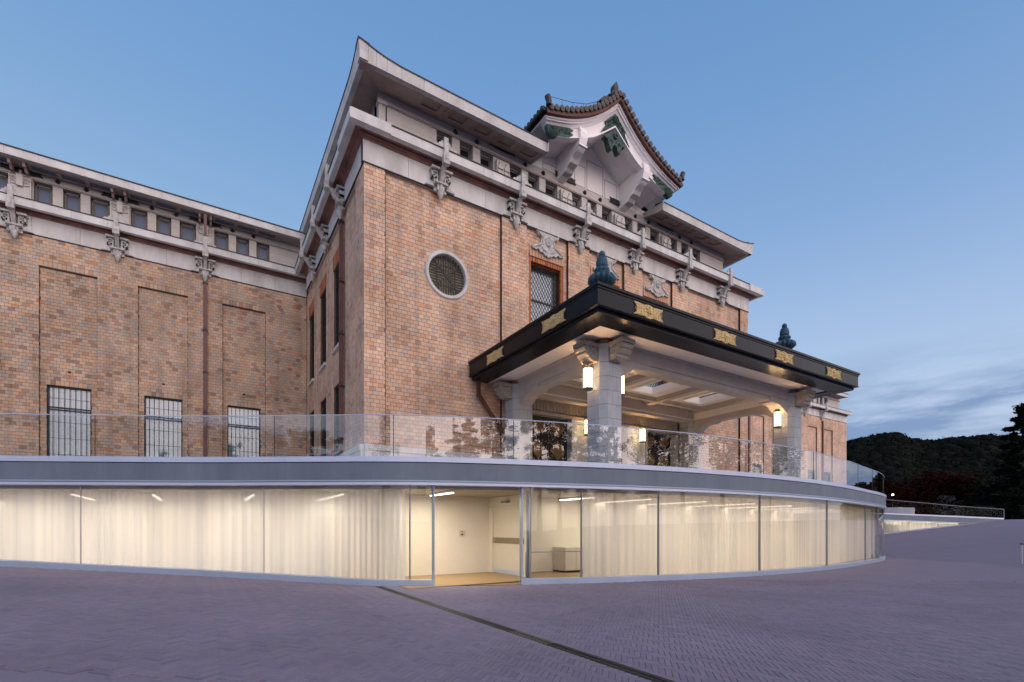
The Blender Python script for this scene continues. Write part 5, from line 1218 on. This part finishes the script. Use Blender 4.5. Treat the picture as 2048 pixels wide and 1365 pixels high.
for (x0, x1, y0, y1) in ((BX0, BX0+.001, BY0, 17.0), (BX1-.001, BX1, BY0, 17.0), (BX0, BX1, BY0, BY0+.001), (BX0, BX1, 16.999, 17.0)): bx(x0, x1, y0, y1, 7.2, 7.86).build('ceiling_cheek', 'canopy_plaster', ca_)
bx(CX0+.05, CX1-.05, CY+.05, 18, 8.25, 8.27).build('roof_sheet', 'black_lacquer', ca_) if False else None
rs = MB(); slabs(rs, CX0+.3, CX1-.3, CY+.3, 17.99, [(a-1.0, b+1.0, c-1.2, d+1.1) for a, b, c, d in hol][:0]+[(x-1.5, x+1.5, 13.0, 16.8) for x, y in sk], lambda a, b, c_, d_: rs.box(a, b, c_, d_, 8.20, 8.27)); rs.build('roof_slab', 'dark_cap', ca_, fix=False)
for x, y in sk:
    m_ = MB()
    for s_, zz in ((.74, 7.66),):
        m_.box(x-.80, x-.66, y-1.0, y+1.0, 7.64, 7.72); m_.box(x+.66, x+.80, y-1.0, y+1.0, 7.64, 7.72); m_.box(x-.66, x+.66, y-1.0, y-.86, 7.64, 7.72); m_.box(x-.66, x+.66, y+.86, y+1.0, 7.64, 7.72)
    o = m_.build('skylight_frame', 'canopy_plaster', ca_)
    m_ = MB(); m_.box(x-.72, x-.68, y-.9, y+.9, 7.70, 7.96); m_.box(x+.68, x+.72, y-.9, y+.9, 7.70, 7.96); m_.box(x-.68, x+.68, y-.92, y-.88, 7.70, 7.96); m_.box(x-.68, x+.68, y+.88, y+.92, 7.70, 7.96); m_.build('skylight_well', 'canopy_plaster', o)
    bx(x-.7, x+.7, y-.9, y+.9, 7.97, 7.975).build('skylight_glass', 'clear_glass', o); MB().bar((x, y-.9, 7.955), (x, y+.9, 7.955), .03).build('glazing_bar', 'steel', o)
def beam(x0, x1, y0, y1, z0=6.98, z1=7.62, step=.09):
    m_ = MB(); h_ = min(.16, (z1-z0)*.4); m_.box(x0, x1, y0, y1, z0+h_, z1)
    if x1-x0 > y1-y0: m_.box(x0, x1, y0+.07, y1-.07, z0, z0+h_); m_.box(x0, x1, y0-.05, y1+.05, z1-min(.1, h_), z1)
    else: m_.box(x0+.07, x1-.07, y0, y1, z0, z0+h_); m_.box(x0-.05, x1+.05, y0, y1, z1-min(.1, h_), z1)
    return m_.build('beam', 'canopy_beam', ca_)
beam(11.66, 21.98, 11.93, 12.55); beam(11.0, 11.6, 12.6, 17.15); beam(22.04, 22.64, 12.6, 17.15)
for x in (XC-1.7, XC+1.7, XC-5.0, XC+5.0): beam(x-.25, x+.25, 12.6, 17.0, 7.54, 7.70)
for y in (13.3, 16.4): beam(11.66, 21.98, y-.2, y+.2, 7.56, 7.70)
beam(11.66, 21.98, 16.95, 17.5, 7.1, 7.8)
# brackets ends of beams (shaped haunches)
for xa, sx in ((11.66, 1), (21.98, -1)):
    P = [(xa, 6.55), (xa+sx*.25, 6.60), (xa+sx*.55, 6.78), (xa+sx*.75, 6.90), (xa+sx*1.35, 6.93), (xa+sx*1.45, 7.02), (xa+sx*1.45, 7.14), (xa, 7.14)]
    MB().prism(P, 0, 11.96, 12.52).build('haunch', 'canopy_beam', ca_)
for xa, xb in ((11.02, 11.58), (22.06, 22.62)):
    P = [(12.6, 6.55), (12.85, 6.60), (13.15, 6.78), (13.35, 6.90), (13.95, 6.93), (14.05, 7.02), (14.05, 7.14), (12.6, 7.14)]
    MB().prism(P, 0, xa, xb, axis='x').build('haunch', 'canopy_beam', ca_)
    P = [(17.15-(y-12.6), z) for y, z in P]; MB().prism(P, 0, xa, xb, axis='x').build('haunch', 'canopy_beam', ca_)
# columns in coursed stone
def column(x0, y0, w_=.98, d_=.98, ztop=6.86, outs=((-1, 0), (0, -1)), back=False):
    cl_ = bpy.data.objects.new('column', None); C.objects.link(cl_); cl_.parent = ca_; cl_.matrix_parent_inverse = Matrix.Translation(-parent_loc(ca_)); cl_.location = (x0+w_/2, y0+d_/2, 3.24)
    ch = .2; x1, y1 = x0+w_, y0+d_
    def octo(g=0): return [(x0+ch, y0+g), (x1-ch, y0+g), (x1-g, y0+ch), (x1-g, y1-ch), (x1-ch, y1-g), (x0+ch, y1-g), (x0+g, y1-ch), (x0+g, y0+ch)]
    z = 3.24; k = 0; MB().prism(octo(.006), 0, 3.2, 7.6, axis='z').build('column_core', 'mortar', cl_)
    hs = .452
    while z < ztop-.05:
        z1 = min(z+hs, ztop); 
        # each course is two stones, split alternately
        oc = octo(); xm = x0+(.40 if k % 2 else .58)
        A = [oc[7], oc[0], (xm-.005, y0), (xm-.005, y1), oc[5], oc[6]]; B = [(xm+.005, y0), oc[1], oc[2], oc[3], oc[4], (xm+.005, y1)]
        MB().prism(A, 0, z+.006, z1-.006, axis='z').build('column_stone', 'column_stone', cl_); MB().prism(B, 0, z+.006, z1-.006, axis='z').build('column_stone', 'column_stone', cl_)
        z = z1; k += 1
    MB().prism(octo(), 0, ztop+.004, 7.45, axis='z').build('column_head', 'column_stone', cl_)
    for dx, dy in outs:
        # scrolled capital block growing outwards: three rolls under an abacus
        ex0, ey0 = (x0 if dx < 0 else x1) if dx else x0+w_/2, (y0 if dy < 0 else y1) if dy else y0+d_/2
        prof = [(0, ztop+.02), (.22, ztop+.02), (.34, ztop+.08), (.36, ztop+.15), (.44, ztop+.17), (.50, ztop+.24), (.49, ztop+.31), (.56, ztop+.33), (.60, ztop+.40), (.57, ztop+.46), (0, ztop+.46)]
        m_ = MB(); hw_ = .24
        if dx: m_.prism([(ex0+dx*a, b) for a, b in prof], 0, ey0-hw_, ey0+hw_)
        else: m_.prism([(ey0+dy*a, b) for a, b in prof], 0, ex0-hw_, ex0+hw_, axis='x')
        o = m_.build('capital_scroll', 'carving', cl_)
        ab = MB(); a0, a1 = (.0, .56)
        if dx: ab.box(min(ex0, ex0+dx*.62), max(ex0, ex0+dx*.62), ey0-.28, ey0+.28, ztop+.47, ztop+.60)
        else: ab.box(ex0-.28, ex0+.28, min(ey0, ey0+dy*.62), max(ey0, ey0+dy*.62), ztop+.47, ztop+.60)
        ab.build('abacus', 'carving', cl_)
        for sg in (-1, 1):
            sc = MB()
            for r_, cc in ((.12, .18), (.05, .15), (.07, .36)):
                pts = []
                for a in range(10):
                    u_, v_ = cc+r_*math.cos(a*.62), ztop+.27+r_*math.sin(a*.62)
                    pts.append((ex0+dx*u_, ey0+sg*(hw_+.004), v_) if dx else (ex0+sg*(hw_+.004), ey0+dy*u_, v_))
                sc.tube(pts, .014, 4)
            sc.build('scroll_line', 'canopy_beam', o)
    return cl_
column(10.82, 11.75, outs=((-1, 0), (0, -1))); column(21.82, 11.75, outs=((1, 0), (0, -1)))
column(10.82, 16.98, outs=((-1, 0),)); column(21.82, 16.98, outs=((1, 0),))
# gilded plates
def plate(cx_, cz_, face, w_=.605, h_=.182):
    edge = [(-1.0, 1.0), (-.93, .62), (-.80, .35), (-.78, .05), (-.84, -.25), (-.80, -.5), (-1.0, -.88), (-1.0, -1.0), (-.55, -.98), (-.30, -.90), (-.18, -1.06), (0, -1.12)]
    poly = edge+[(-a, b) for a, b in reversed(edge[:-1])]+[(.55, .92), (.30, .84), (.18, 1.0), (0, 1.06), (-.18, 1.0), (-.30, .84), (-.55, .92)]
    m_ = MB()
    if face == 'f': m_.prism([(cx_+a*w_, cz_+b*h_) for a, b in poly], 0, CY-.035, CY+.01)
    else: m_.prism([(cx_+a*w_, cz_+b*h_) for a, b in poly], 0, CX0-.035, CX0+.01, axis='x')
    o = m_.build('gilded_plate', 'gilding', ca_)
    fl = MB()
    for k in range(6):
        a = k*math.pi/3+.3; r0, r1 = .03, .13
        p, q = (r0*math.cos(a), r0*math.sin(a)), (r1*math.cos(a), r1*math.sin(a)*.9)
        if face == 'f': fl.bar((cx_+p[0], CY-.05, cz_+p[1]), (cx_+q[0], CY-.045, cz_+q[1]), .05, .03)
        else: fl.bar((CX0-.05, cx_+p[0], cz_+p[1]), (CX0-.045, cx_+q[0], cz_+q[1]), .05, .03)
    fl.build('flower', 'gilding', o)
    bs = MB(); rr_ = random.Random(int(cx_*10))
    for i in range(-5, 6):
        for j in range(-2, 3):
            if abs(i) < 2 and abs(j) < 2: continue
            x_, z_ = i*.145*w_/.63*.75, j*.068
            c0 = (cx_+x_, CY-.035, cz_+z_) if face == 'f' else (CX0-.035, cx_+x_, cz_+z_)
            n_ = 8; r_ = .024+.008*((i+j) % 2)
            pts = [(c0[0]+r_*math.cos(2*math.pi*k/n_), c0[1]-.004, c0[2]+r_*math.sin(2*math.pi*k/n_)) if face == 'f' else (c0[0]-.004, c0[1]+r_*math.cos(2*math.pi*k/n_), c0[2]+r_*math.sin(2*math.pi*k/n_)) for k in range(n_+1)]
            bs.tube(pts, .008, 4, cap=False)
    bs.build('filigree', 'gilding', o)
for x in (11.22, 14.90, 18.50, 22.20): plate(x, 7.93, 'f')
for y in (15.9, 12.28): plate(y, 7.93, 's')
bx(CX0+.3, CX0+.42, 17.8, 17.95, 6.9, 7.6).build('rain_pipe', 'bronze_pipe', ca_); MB().bar((CX0+.36, 17.87, 7.0), (11.0, 17.8, 5.2), .13).build('rain_pipe', 'bronze_pipe', ca_); MB().bar((11.0, 17.8, 5.25), (11.0, 17.75, 3.3), .13).build('rain_pipe', 'bronze_pipe', ca_)
# finials
def finial(x, y, label):
    f_ = empty('lotus_finial', (x, y, 8.27)); tag(f_, label, 'finial', 'lotus bud finials on the canopy')
    L_ = lambda name, prof, n, lobes=0, amp=0: MB().lathe(prof, n, (x, y, 8.24), lobes=lobes, amp=amp).build(name, 'blue_verdigris', f_, smooth=True)
    L_('base', [(.34, 0), (.33, .18), (.27, .34), (.17, .40)], 18)
    L_('lotus_collar', [(.17, .37), (.27, .43), (.385, .54), (.39, .62), (.33, .70), (.24, .735), (.16, .74)], 84, 14, .22)
    L_('neck', [(.15, .73), (.17, .76), (.15, .79), (.215, .84), (.225, .89), (.19, .94), (.15, .96)], 60, 10, .12)
    L_('bud', [(.145, .95), (.162, 1.0), (.165, 1.08), (.155, 1.17), (.125, 1.25), (.085, 1.29)], 72, 18, .12)
    L_('knob', [(.06, 1.28), (.068, 1.30), (.095, 1.33), (.097, 1.38), (.07, 1.43), (.03, 1.46), (0, 1.475)], 14)
finial(10.0, 10.93, 'blue-green lotus finial on the near corner of the black canopy'); finial(19.75, 10.93, 'blue-green lotus finial farther along the black canopy edge, against the sky')
# lanterns
def lantern(x, y, z, label, power=310):
    t_ = empty('lantern', (x, y, z)); tag(t_, label, 'lantern', 'lit wall lanterns under the canopy')
    MB().lathe([(.145, -.34), (.15, -.30), (.15, .30), (.145, .33)], 8, (x, y, z)).build('shade', 'lantern_glow', t_)
    f_ = MB()
    for k in range(8):
        a = 2*math.pi*k/8; f_.bar((x+.158*math.cos(a), y+.158*math.sin(a), z-.36), (x+.158*math.cos(a), y+.158*math.sin(a), z+.42), .014)
    f_.lathe([(.12, -.40), (.17, -.37), (.17, -.33), (.12, -.33)], 8, (x, y, z)); f_.lathe([(.13, .31), (.165, .31), (.165, .335), (.13, .335)], 8, (x, y, z)); f_.build('cage', 'window_paint', t_)
    ld = bpy.data.lights.new('lantern_light', 'POINT'); ld.energy = power; ld.color = (1, .57, .24); ld.shadow_soft_size = .2
    lo_ = bpy.data.objects.new('lantern_light', ld); lo_.location = (x, y, z); C.objects.link(lo_); lo_.parent = t_; lo_.matrix_parent_inverse = Matrix.Translation(-t_.location)
    return t_
for x, y, z, lb, dx, dy in ((10.60, 12.25, 6.38, 'lit lantern on the outer face of the near left canopy column', .2, 0), (12.02, 12.25, 6.38, 'lit lantern on the inner face of the near left canopy column', -.2, 0),
        (21.60, 12.25, 6.34, 'lit lantern on the near right canopy column', .2, 0), (15.03, 17.38, 6.16, 'lit lantern between the two leftmost entrance doors', 0, .3), (18.60, 17.38, 6.16, 'lit lantern between the two rightmost entrance doors', 0, .3)):
    t_ = lantern(x, y, z, lb); MB().bar((x, y, z-.1), (x+dx, y+dy, z-.1), .04).build('arm', 'iron_bar', t_)
# ------------------------------------------------------------------ doors in their stone frame
en = empty('entrance_portal', (XC, 17.8, 3.24)); tag(en, 'carved stone portal with three dark bronze doors under the canopy', 'portal')
for a, b in ((11.95, 12.15), (14.35, 15.7), (17.9, 19.3), (21.45, 21.65)):
    z = 3.24
    while z < 6.5: bx(a, b, 17.70, 18.3, z+.003, min(z+.5, 6.5)-.003).build('pier_stone', 'column_stone', en); z += .5
bx(11.95, 21.65, 17.62, 18.3, 6.5, 6.62).build('lintel', 'carving', en); bx(11.95, 21.65, 17.75, 18.4, 6.62, 7.36).build('frieze', 'carving', en)
lf = MB().prism([(-.07, 0), (.07, 0), (.085, .22), (.04, .40), (0, .46), (-.04, .40), (-.085, .22)], 0, -.07, 0).mesh('leaf', 'carving')
for k in range(52):
    o = bpy.data.objects.new('leaf', lf); C.objects.link(o); o.parent = en; o.matrix_parent_inverse = Matrix.Translation(-parent_loc(en)); o.location = (12.1+k*.184, 17.75, 6.70); o.rotation_euler = (R(-8), 0, 0)
bx(11.9, 21.7, 17.55, 17.76, 7.2, 7.36).build('cornice', 'carving', en)
for i, (a, b) in enumerate(((12.15, 14.35), (15.7, 17.9), (19.3, 21.45))):
    d_ = bx(a, b, 18.05, 18.12, 3.3, 6.5).build('bronze_door', 'void_dark', en)
    bx((a+b)/2-.015, (a+b)/2+.015, 18.02, 18.05, 3.3, 6.5).build('door_joint', 'aged_bronze', d_)
    n_ = 2; w_ = (b-a)/n_
    for q in range(n_):
        for zz in (3.95, 5.05, 6.1):
            cx_ = a+(q+.5)*w_; MB().prism([(cx_-w_*.40, zz), (cx_, zz-.45), (cx_+w_*.40, zz), (cx_, zz+.45)], 0, 18.015, 18.05).build('diamond_panel', 'gold_dull', d_)
    for q in range(1): bx(a, b, 17.98, 18.06, 6.3, 6.5).build('door_head', 'aged_bronze', d_)
bx(11.0, 22.6, 12.0, 17.7, 3.24, 3.28).build('threshold', 'light_stone', en)
# ------------------------------------------------------------------ far background
hl = MB(); rr = random.Random(11)
def ridge(u):
    return lerpv([(1300, 905), (1600, 900), (1693, 893), (1705, 884), (1740, 881), (1765, 877), (1790, 876), (1812, 884), (1835, 890), (1870, 891), (1900, 885), (1940, 880), (1970, 877), (2000, 878), (2048, 885), (2200, 895), (2500, 925), (2900, 960)], u)
Us = list(range(1300, 2900, 20)); Fs = [80, 110, 140, 175, 215, 255, 290, 330, 420]
def hz(u, F):
    top_ = 1.5+(1057-ridge(u)-6)/985*300
    t = (F-85)/(300-85); t = max(0, min(1.0, t)); b = (t*t*(3-2*t))*top_
    return b+1.8*math.sin(u*.021+F*.05)*math.sin(F*.033)*t if F < 300 else top_-(F-300)*.05
P_ = [(*at(u, F), hz(u, F)-.5) for u in Us for F in Fs]
hm = bpy.data.meshes.new('hill'); hm.from_pydata(P_, [], [(i*len(Fs)+j, i*len(Fs)+j+1, (i+1)*len(Fs)+j+1, (i+1)*len(Fs)+j) for i in range(len(Us)-1) for j in range(len(Fs)-1)])
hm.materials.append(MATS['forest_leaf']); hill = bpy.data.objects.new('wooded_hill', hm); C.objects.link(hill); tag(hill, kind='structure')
import bmesh
bmi = bmesh.new(); bmesh.ops.create_icosphere(bmi, subdivisions=2, radius=1); IV = [v.co.copy() for v in bmi.verts]; IF = [tuple(v.index for v in f.verts) for f in bmi.faces]; bmi.free()
np.random.seed(4)
def crowns(items, jag=.22):
    V, Fc = [], []; iv = np.array([tuple(v) for v in IV]); o = 0
    for x, y, z, r_, rz_ in items:
        q = iv*(1+jag*(np.random.rand(len(iv), 1)-.5)*2); q = q*np.array([r_, r_, rz_])+np.array([x, y, z]); V.append(q); Fc += [tuple(i+o for i in f) for f in IF]; o += len(iv)
    return np.vstack(V), Fc
it = []
for _ in range(5200):
    u = rr.uniform(1640, 2230) if rr.random() < .93 else rr.uniform(2230, 2800); F = 92+(rr.random()**.8)*235; x, y = at(u, F); r_ = rr.uniform(1.7, 3.6)*(.75+F/600); it.append((x, y, hz(u, F)+r_*.25-3.2*min(1, F/250), r_, r_*rr.uniform(.7, 1.0)))
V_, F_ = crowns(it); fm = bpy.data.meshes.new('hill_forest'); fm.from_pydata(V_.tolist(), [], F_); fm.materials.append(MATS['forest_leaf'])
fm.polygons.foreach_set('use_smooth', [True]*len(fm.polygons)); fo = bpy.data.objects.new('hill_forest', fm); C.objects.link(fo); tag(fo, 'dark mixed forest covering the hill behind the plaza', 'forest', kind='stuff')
fl_ = MB()                                                             # leaf tufts breaking the crowns' outlines
for x, y, z, r_, rz_ in it:
    if depth(x, y) < 330:
        for _ in range(16):
            d_ = Vector((rr.gauss(0, 1), rr.gauss(0, 1), abs(rr.gauss(0, 1)))).normalized(); c_ = Vector((x, y, z))+Vector((d_.x*r_, d_.y*r_, d_.z*rz_))*rr.uniform(.95, 1.22); s_ = r_*rr.uniform(.12, .26)
            a = Vector((rr.uniform(-1, 1), rr.uniform(-1, 1), rr.uniform(-1, 1)))*s_; b = Vector((rr.uniform(-1, 1), rr.uniform(-1, 1), rr.uniform(-1, 1)))*s_; fl_.add([c_-a, c_+b, c_+a], [(0,1,2)])
tag(fl_.build('hill_foliage', 'forest_leaf', fix=False), 'loose outer leafage of the forest on the hill', 'foliage', kind='stuff')
# small temple hall on the crest
tx, ty = at(1849, 292); tz = 1.5+(1057-892)/985*292
tm = empty('hilltop_hall', (tx, ty, tz)); tag(tm, 'small dark-roofed temple hall on the crest of the wooded hill', 'temple')
rv = Vector((st, -ct)); fv = Vector((ct, st))
def W(a, b, z): q = Vector((tx, ty))+rv*a+fv*b; return (q.x, q.y, tz+z)
m_ = MB(); m_.add([W(-3.6, -1, -3), W(3.2, -1, -3), W(3.2, 3, -3), W(-3.6, 3, -3), W(-3.6, -1, .6), W(3.2, -1, .6), W(3.2, 3, .6), W(-3.6, 3, .6)], [(0,1,5,4),(1,2,6,5),(2,3,7,6),(3,0,4,7)]); m_.build('wall', 'white_stone', tm)
m_ = MB(); m_.add([W(-4.6, -2, .5), W(4.0, -2, 1.0), W(4.6, 4, 1.0), W(-4.8, 4, .5), W(-4.2, .6, 2.1), W(4.0, .6, 2.9)], [(0,1,5,4),(1,2,5),(2,3,4,5),(3,0,4),(0,3,2,1)]); m_.build('roof', 'dark_cap', tm)
# ------------------------------------------------------------------ trees
def leaf_tree(name, label, cat, x, y, z, h, rad, leaf, n, kind='broad', seed=1, group=None, lsz=.22, bare=.2):
    r_ = random.Random(seed); t_ = empty(name, (x, y, z)); tag(t_, label, cat, group)
    tk = MB(); bend = (r_.uniform(-.3, .3), r_.uniform(-.3, .3))
    spine = [(x+bend[0]*f*f, y+bend[1]*f*f, z+h*f*.95) for f in (0, .2, .45, .7, 1)]; tk.tube(spine, h*.022, 8, taper=.03)
    lv_ = MB(); clumps = []
    nb = int(10+h*(1.6 if kind == 'broad' else 2.6)) if kind != 'conifer' else int(h*3.6)
    for i in range(nb):
        f = bare+(1-bare)*(i+.5)/nb; a = i*2.4+r_.uniform(-.4, .4)
        if kind == 'conifer': L = rad*(1-f)**.75*r_.uniform(.7, 1.1)+.25; dz = -.12*L
        elif kind == 'pine': L = rad*(.4+.6*math.sin(math.pi*min(1, (f-bare)/(1-bare)*.85+.1)))*r_.uniform(.3, 1.2); dz = r_.uniform(-.2, .45)*L
        else: L = rad*math.sin(math.pi*(.12+.8*(f-bare)/(1-bare)))*r_.uniform(.7, 1.1)+.2; dz = .35*L
        b0 = Vector((x+bend[0]*f*f, y+bend[1]*f*f, z+h*f*.95)); b1 = b0+Vector((math.cos(a)*L, math.sin(a)*L, dz))
        mid_ = b0.lerp(b1, .55)+Vector((0, 0, .06*L)); tk.tube([b0, mid_, b1], max(.02, h*.006*(1.2-f)), 5, taper=.012, cap=False)
        m__ = 5 if kind == 'conifer' else 3
        for k in range(m__):
            q = b0.lerp(b1, .3+.7*(k+1)/m__); s_ = (.28 if kind == 'conifer' else .42)*rad*(.38 if kind == 'conifer' else .30 if kind == 'pine' else .62)*r_.uniform(.7, 1.2)*(1 if kind != 'conifer' else (1.3-f)); clumps.append((q+Vector((r_.uniform(-1, 1), r_.uniform(-1, 1), r_.uniform(-.3, .5)))*s_*.6, s_))
    clumps.append((Vector(spine[-1]), rad*.14))
    per = max(6, n//len(clumps))
    for c_, s_ in clumps:
        for _ in range(per):
            d_ = Vector((r_.gauss(0, .5), r_.gauss(0, .5), r_.gauss(0, .42 if kind != 'pine' else .55)))*s_; p = c_+d_
            a = Vector((r_.uniform(-1, 1), r_.uniform(-1, 1), r_.uniform(-.6, .6)))*lsz; b = Vector((r_.uniform(-1, 1), r_.uniform(-1, 1), r_.uniform(-.6, .6)))*lsz*.6
            lv_.add([p-a, p+b, p+a, p-b*.7], [(0,1,2,3)])
    tk.build('trunk', 'bark', t_, fix=False); lv_.build('crown', leaf, t_, fix=False)
    return t_
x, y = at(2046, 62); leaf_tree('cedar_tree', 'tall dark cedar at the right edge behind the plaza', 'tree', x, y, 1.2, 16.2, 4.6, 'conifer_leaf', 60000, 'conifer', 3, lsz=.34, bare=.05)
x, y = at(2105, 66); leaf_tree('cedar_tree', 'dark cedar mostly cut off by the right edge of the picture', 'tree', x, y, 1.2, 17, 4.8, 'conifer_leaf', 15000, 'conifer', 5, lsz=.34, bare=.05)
for i, (u, F, h_, r_, lf_, lb) in enumerate(((1757, 74, 6.8, 3.0, 'maple_leaf', 'small red maple just right of the curved balustrade'), (1868, 88, 9.0, 5.5, 'maple_leaf', 'wide red maple below the hill, left of the pale shrub'),
        (1925, 84, 8.2, 4.2, 'maple_leaf', 'dull red maple below the hill, right of the wide maple'), (1800, 86, 7.2, 3.4, 'maple_leaf', 'small red maple behind the distant glass rail'), (1985, 80, 7.5, 4.5, 'pine_leaf', 'dark green tree left of the tall cedar'),
        (1838, 98, 9.0, 5.0, 'pine_leaf', 'dark round tree behind the red maples'), (1960, 96, 10.5, 5.2, 'pine_leaf', 'dark green tree behind the maples, left of the cedar'), (1725, 92, 9.0, 5.0, 'pine_leaf', 'dark tree right behind the curved balustrade'))):
    x, y = at(u, F); leaf_tree('background_tree', lb, 'tree', x, y, 1.5, h_, r_, lf_, 5200, 'broad', 20+i, lsz=.32, group='trees between plaza and hill')
for i, (u, F, h_, r_) in enumerate(((1896, 66, 4.4, 1.4), (1918, 66, 2.4, 1.8), (1970, 67, 2.8, 1.7))):
    x, y = at(u, F); leaf_tree('pale_shrub', ['tall pale flowering shrub behind the distant glass rail', 'low pale shrub right of the tall flowering one', 'low pale shrub near the end of the distant glass rail'][i], 'shrub', x, y, 1.6, h_, r_, 'white_leaf', 500, 'broad', 40+i, lsz=.09, group='pale shrubs behind the rail')
fnx = empty('picket_fence', (*at(1800, 60), 1.6)); tag(fnx, 'low grey picket fence behind the distant glass rail', 'fence')
for k in range(26):
    u = 1770+k*2.3; x, y = at(u, 60); z_ = 1.5+(1057-1026)/985*60; MB().bar((x, y, z_-.6), (x, y, 1.5+(1057-1015.5)/985*60), .07).build('picket', 'bollard_paint', fnx)
pa, pb = fpt(1795, 60.3, 1014.5), fpt(1829, 60.3, 1017); MB().add([pa, pb, (pb[0], pb[1], pb[2]-.9), (pa[0], pa[1], pa[2]-.9)], [(0,1,2,3)]).build('fence_panel', 'bollard_paint', fnx) if 0 else MB().bar((pa[0], pa[1], pa[2]-.35), (pb[0], pb[1], pb[2]-.35), .08, .7).build('fence_panel', 'steel', fnx)
x, y = at(1785.5, 72); lpz = 1.5+(1057-990)/985*72
t_ = empty('path_lamp', (x, y, 1.2)); tag(t_, 'small lit path lamp post below the dark hill', 'lamp post'); MB().tube([(x, y, 1.0), (x, y, lpz)], .05, 6).build('post', 'steel', t_); MB().lathe([(.12, -.1), (.18, 0), (.12, .1)], 8, (x, y, lpz)).build('head', 'spot_glow', t_)
bo = empty('bollard', (*at(2043.5, 21.8), gz(*at(2043.5, 21.8)))); tag(bo, 'slim white bollard with black cap at the right edge of the plaza', 'bollard')
x, y = at(2043.8, 21.8); z_ = 1.5-(1125.6-1057)/985*21.8; MB().tube([(x, y, z_-.05), (x, y, z_+.80)], .035, 10).build('post', 'bollard_paint', bo); MB().tube([(x, y, z_+.80), (x, y, z_+.845)], .075, 12).build('cap', 'iron_bar', bo)
# row of trees behind the photographer, which the balustrade and windows mirror
for i, (x, y, h_, r_, k_, where) in enumerate(((-33, 5, 7.0, 4.2, 'broad', 'at the left barred window'), (-29, 1.0, 7.4, 4.0, 'broad', 'at the middle barred window'), (-28, -4.5, 8.6, 2.8, 'pine', 'left of the brick corner of the tall block'),
        (-19.6, -12.4, 11.0, 3.1, 'pine', 'at the brick corner of the tall block'), (-9.4, -19.1, 10.6, 4.1, 'conifer', 'left of the canopy rain pipe'), (-4.6, -21.1, 12.0, 4.6, 'conifer', 'below the left end of the canopy'),
        (-.9, -22.2, 13.4, 4.6, 'conifer', 'beside the rear left canopy column'), (3.3, -22.8, 14.5, 3.3, 'pine', 'at the rear left canopy column'), (9.4, -25.2, 14.6, 2.9, 'pine', 'at the left bronze door'), (12.0, -25.2, 14.2, 2.9, 'pine', 'right half of the left bronze door'),
        (15.6, -24.9, 13.2, 2.8, 'pine', 'at the left side of the near left column'), (18.6, -24.3, 12.8, 3.4, 'pine', 'across the near left column'), (21.8, -23.8, 14.0, 4.1, 'conifer', 'right of the near left column'),
        (27.6, -21.8, 13.6, 4.0, 'pine', 'at the middle bronze door'), (31.5, -22.3, 14.5, 4.0, 'broad', 'at the right bronze door'), (34.6, -20.8, 14.6, 3.8, 'broad', 'at the rear right canopy column'), (41.2, -16.0, 13.8, 3.0, 'broad', 'on the brick wall right of the doors'),
        (45, -13.4, 13.2, 3.5, 'broad', 'left of the near right canopy column'), (49.5, -9.4, 12.6, 3.8, 'broad', 'at the near right canopy column'), (54.5, -6.4, 12, 3.8, 'broad', 'right of the near right canopy column'))):
    leaf_tree('street_tree', {'pine': 'open-crowned pine', 'broad': 'round-crowned tree', 'conifer': 'narrow conifer'}[k_]+' mirrored in the balustrade '+where,
              'tree', x, y, gz(x, y)-.1, h_, r_, 'pine_leaf', 15000 if k_ != 'broad' else 9000, k_, 60+i, group='row of trees across the street', lsz=.15 if k_ != 'broad' else .19, bare=.40)
print('objects', len(bpy.data.objects), 'faces', sum(len(o.data.polygons) for o in bpy.data.objects if o.type == 'MESH'))
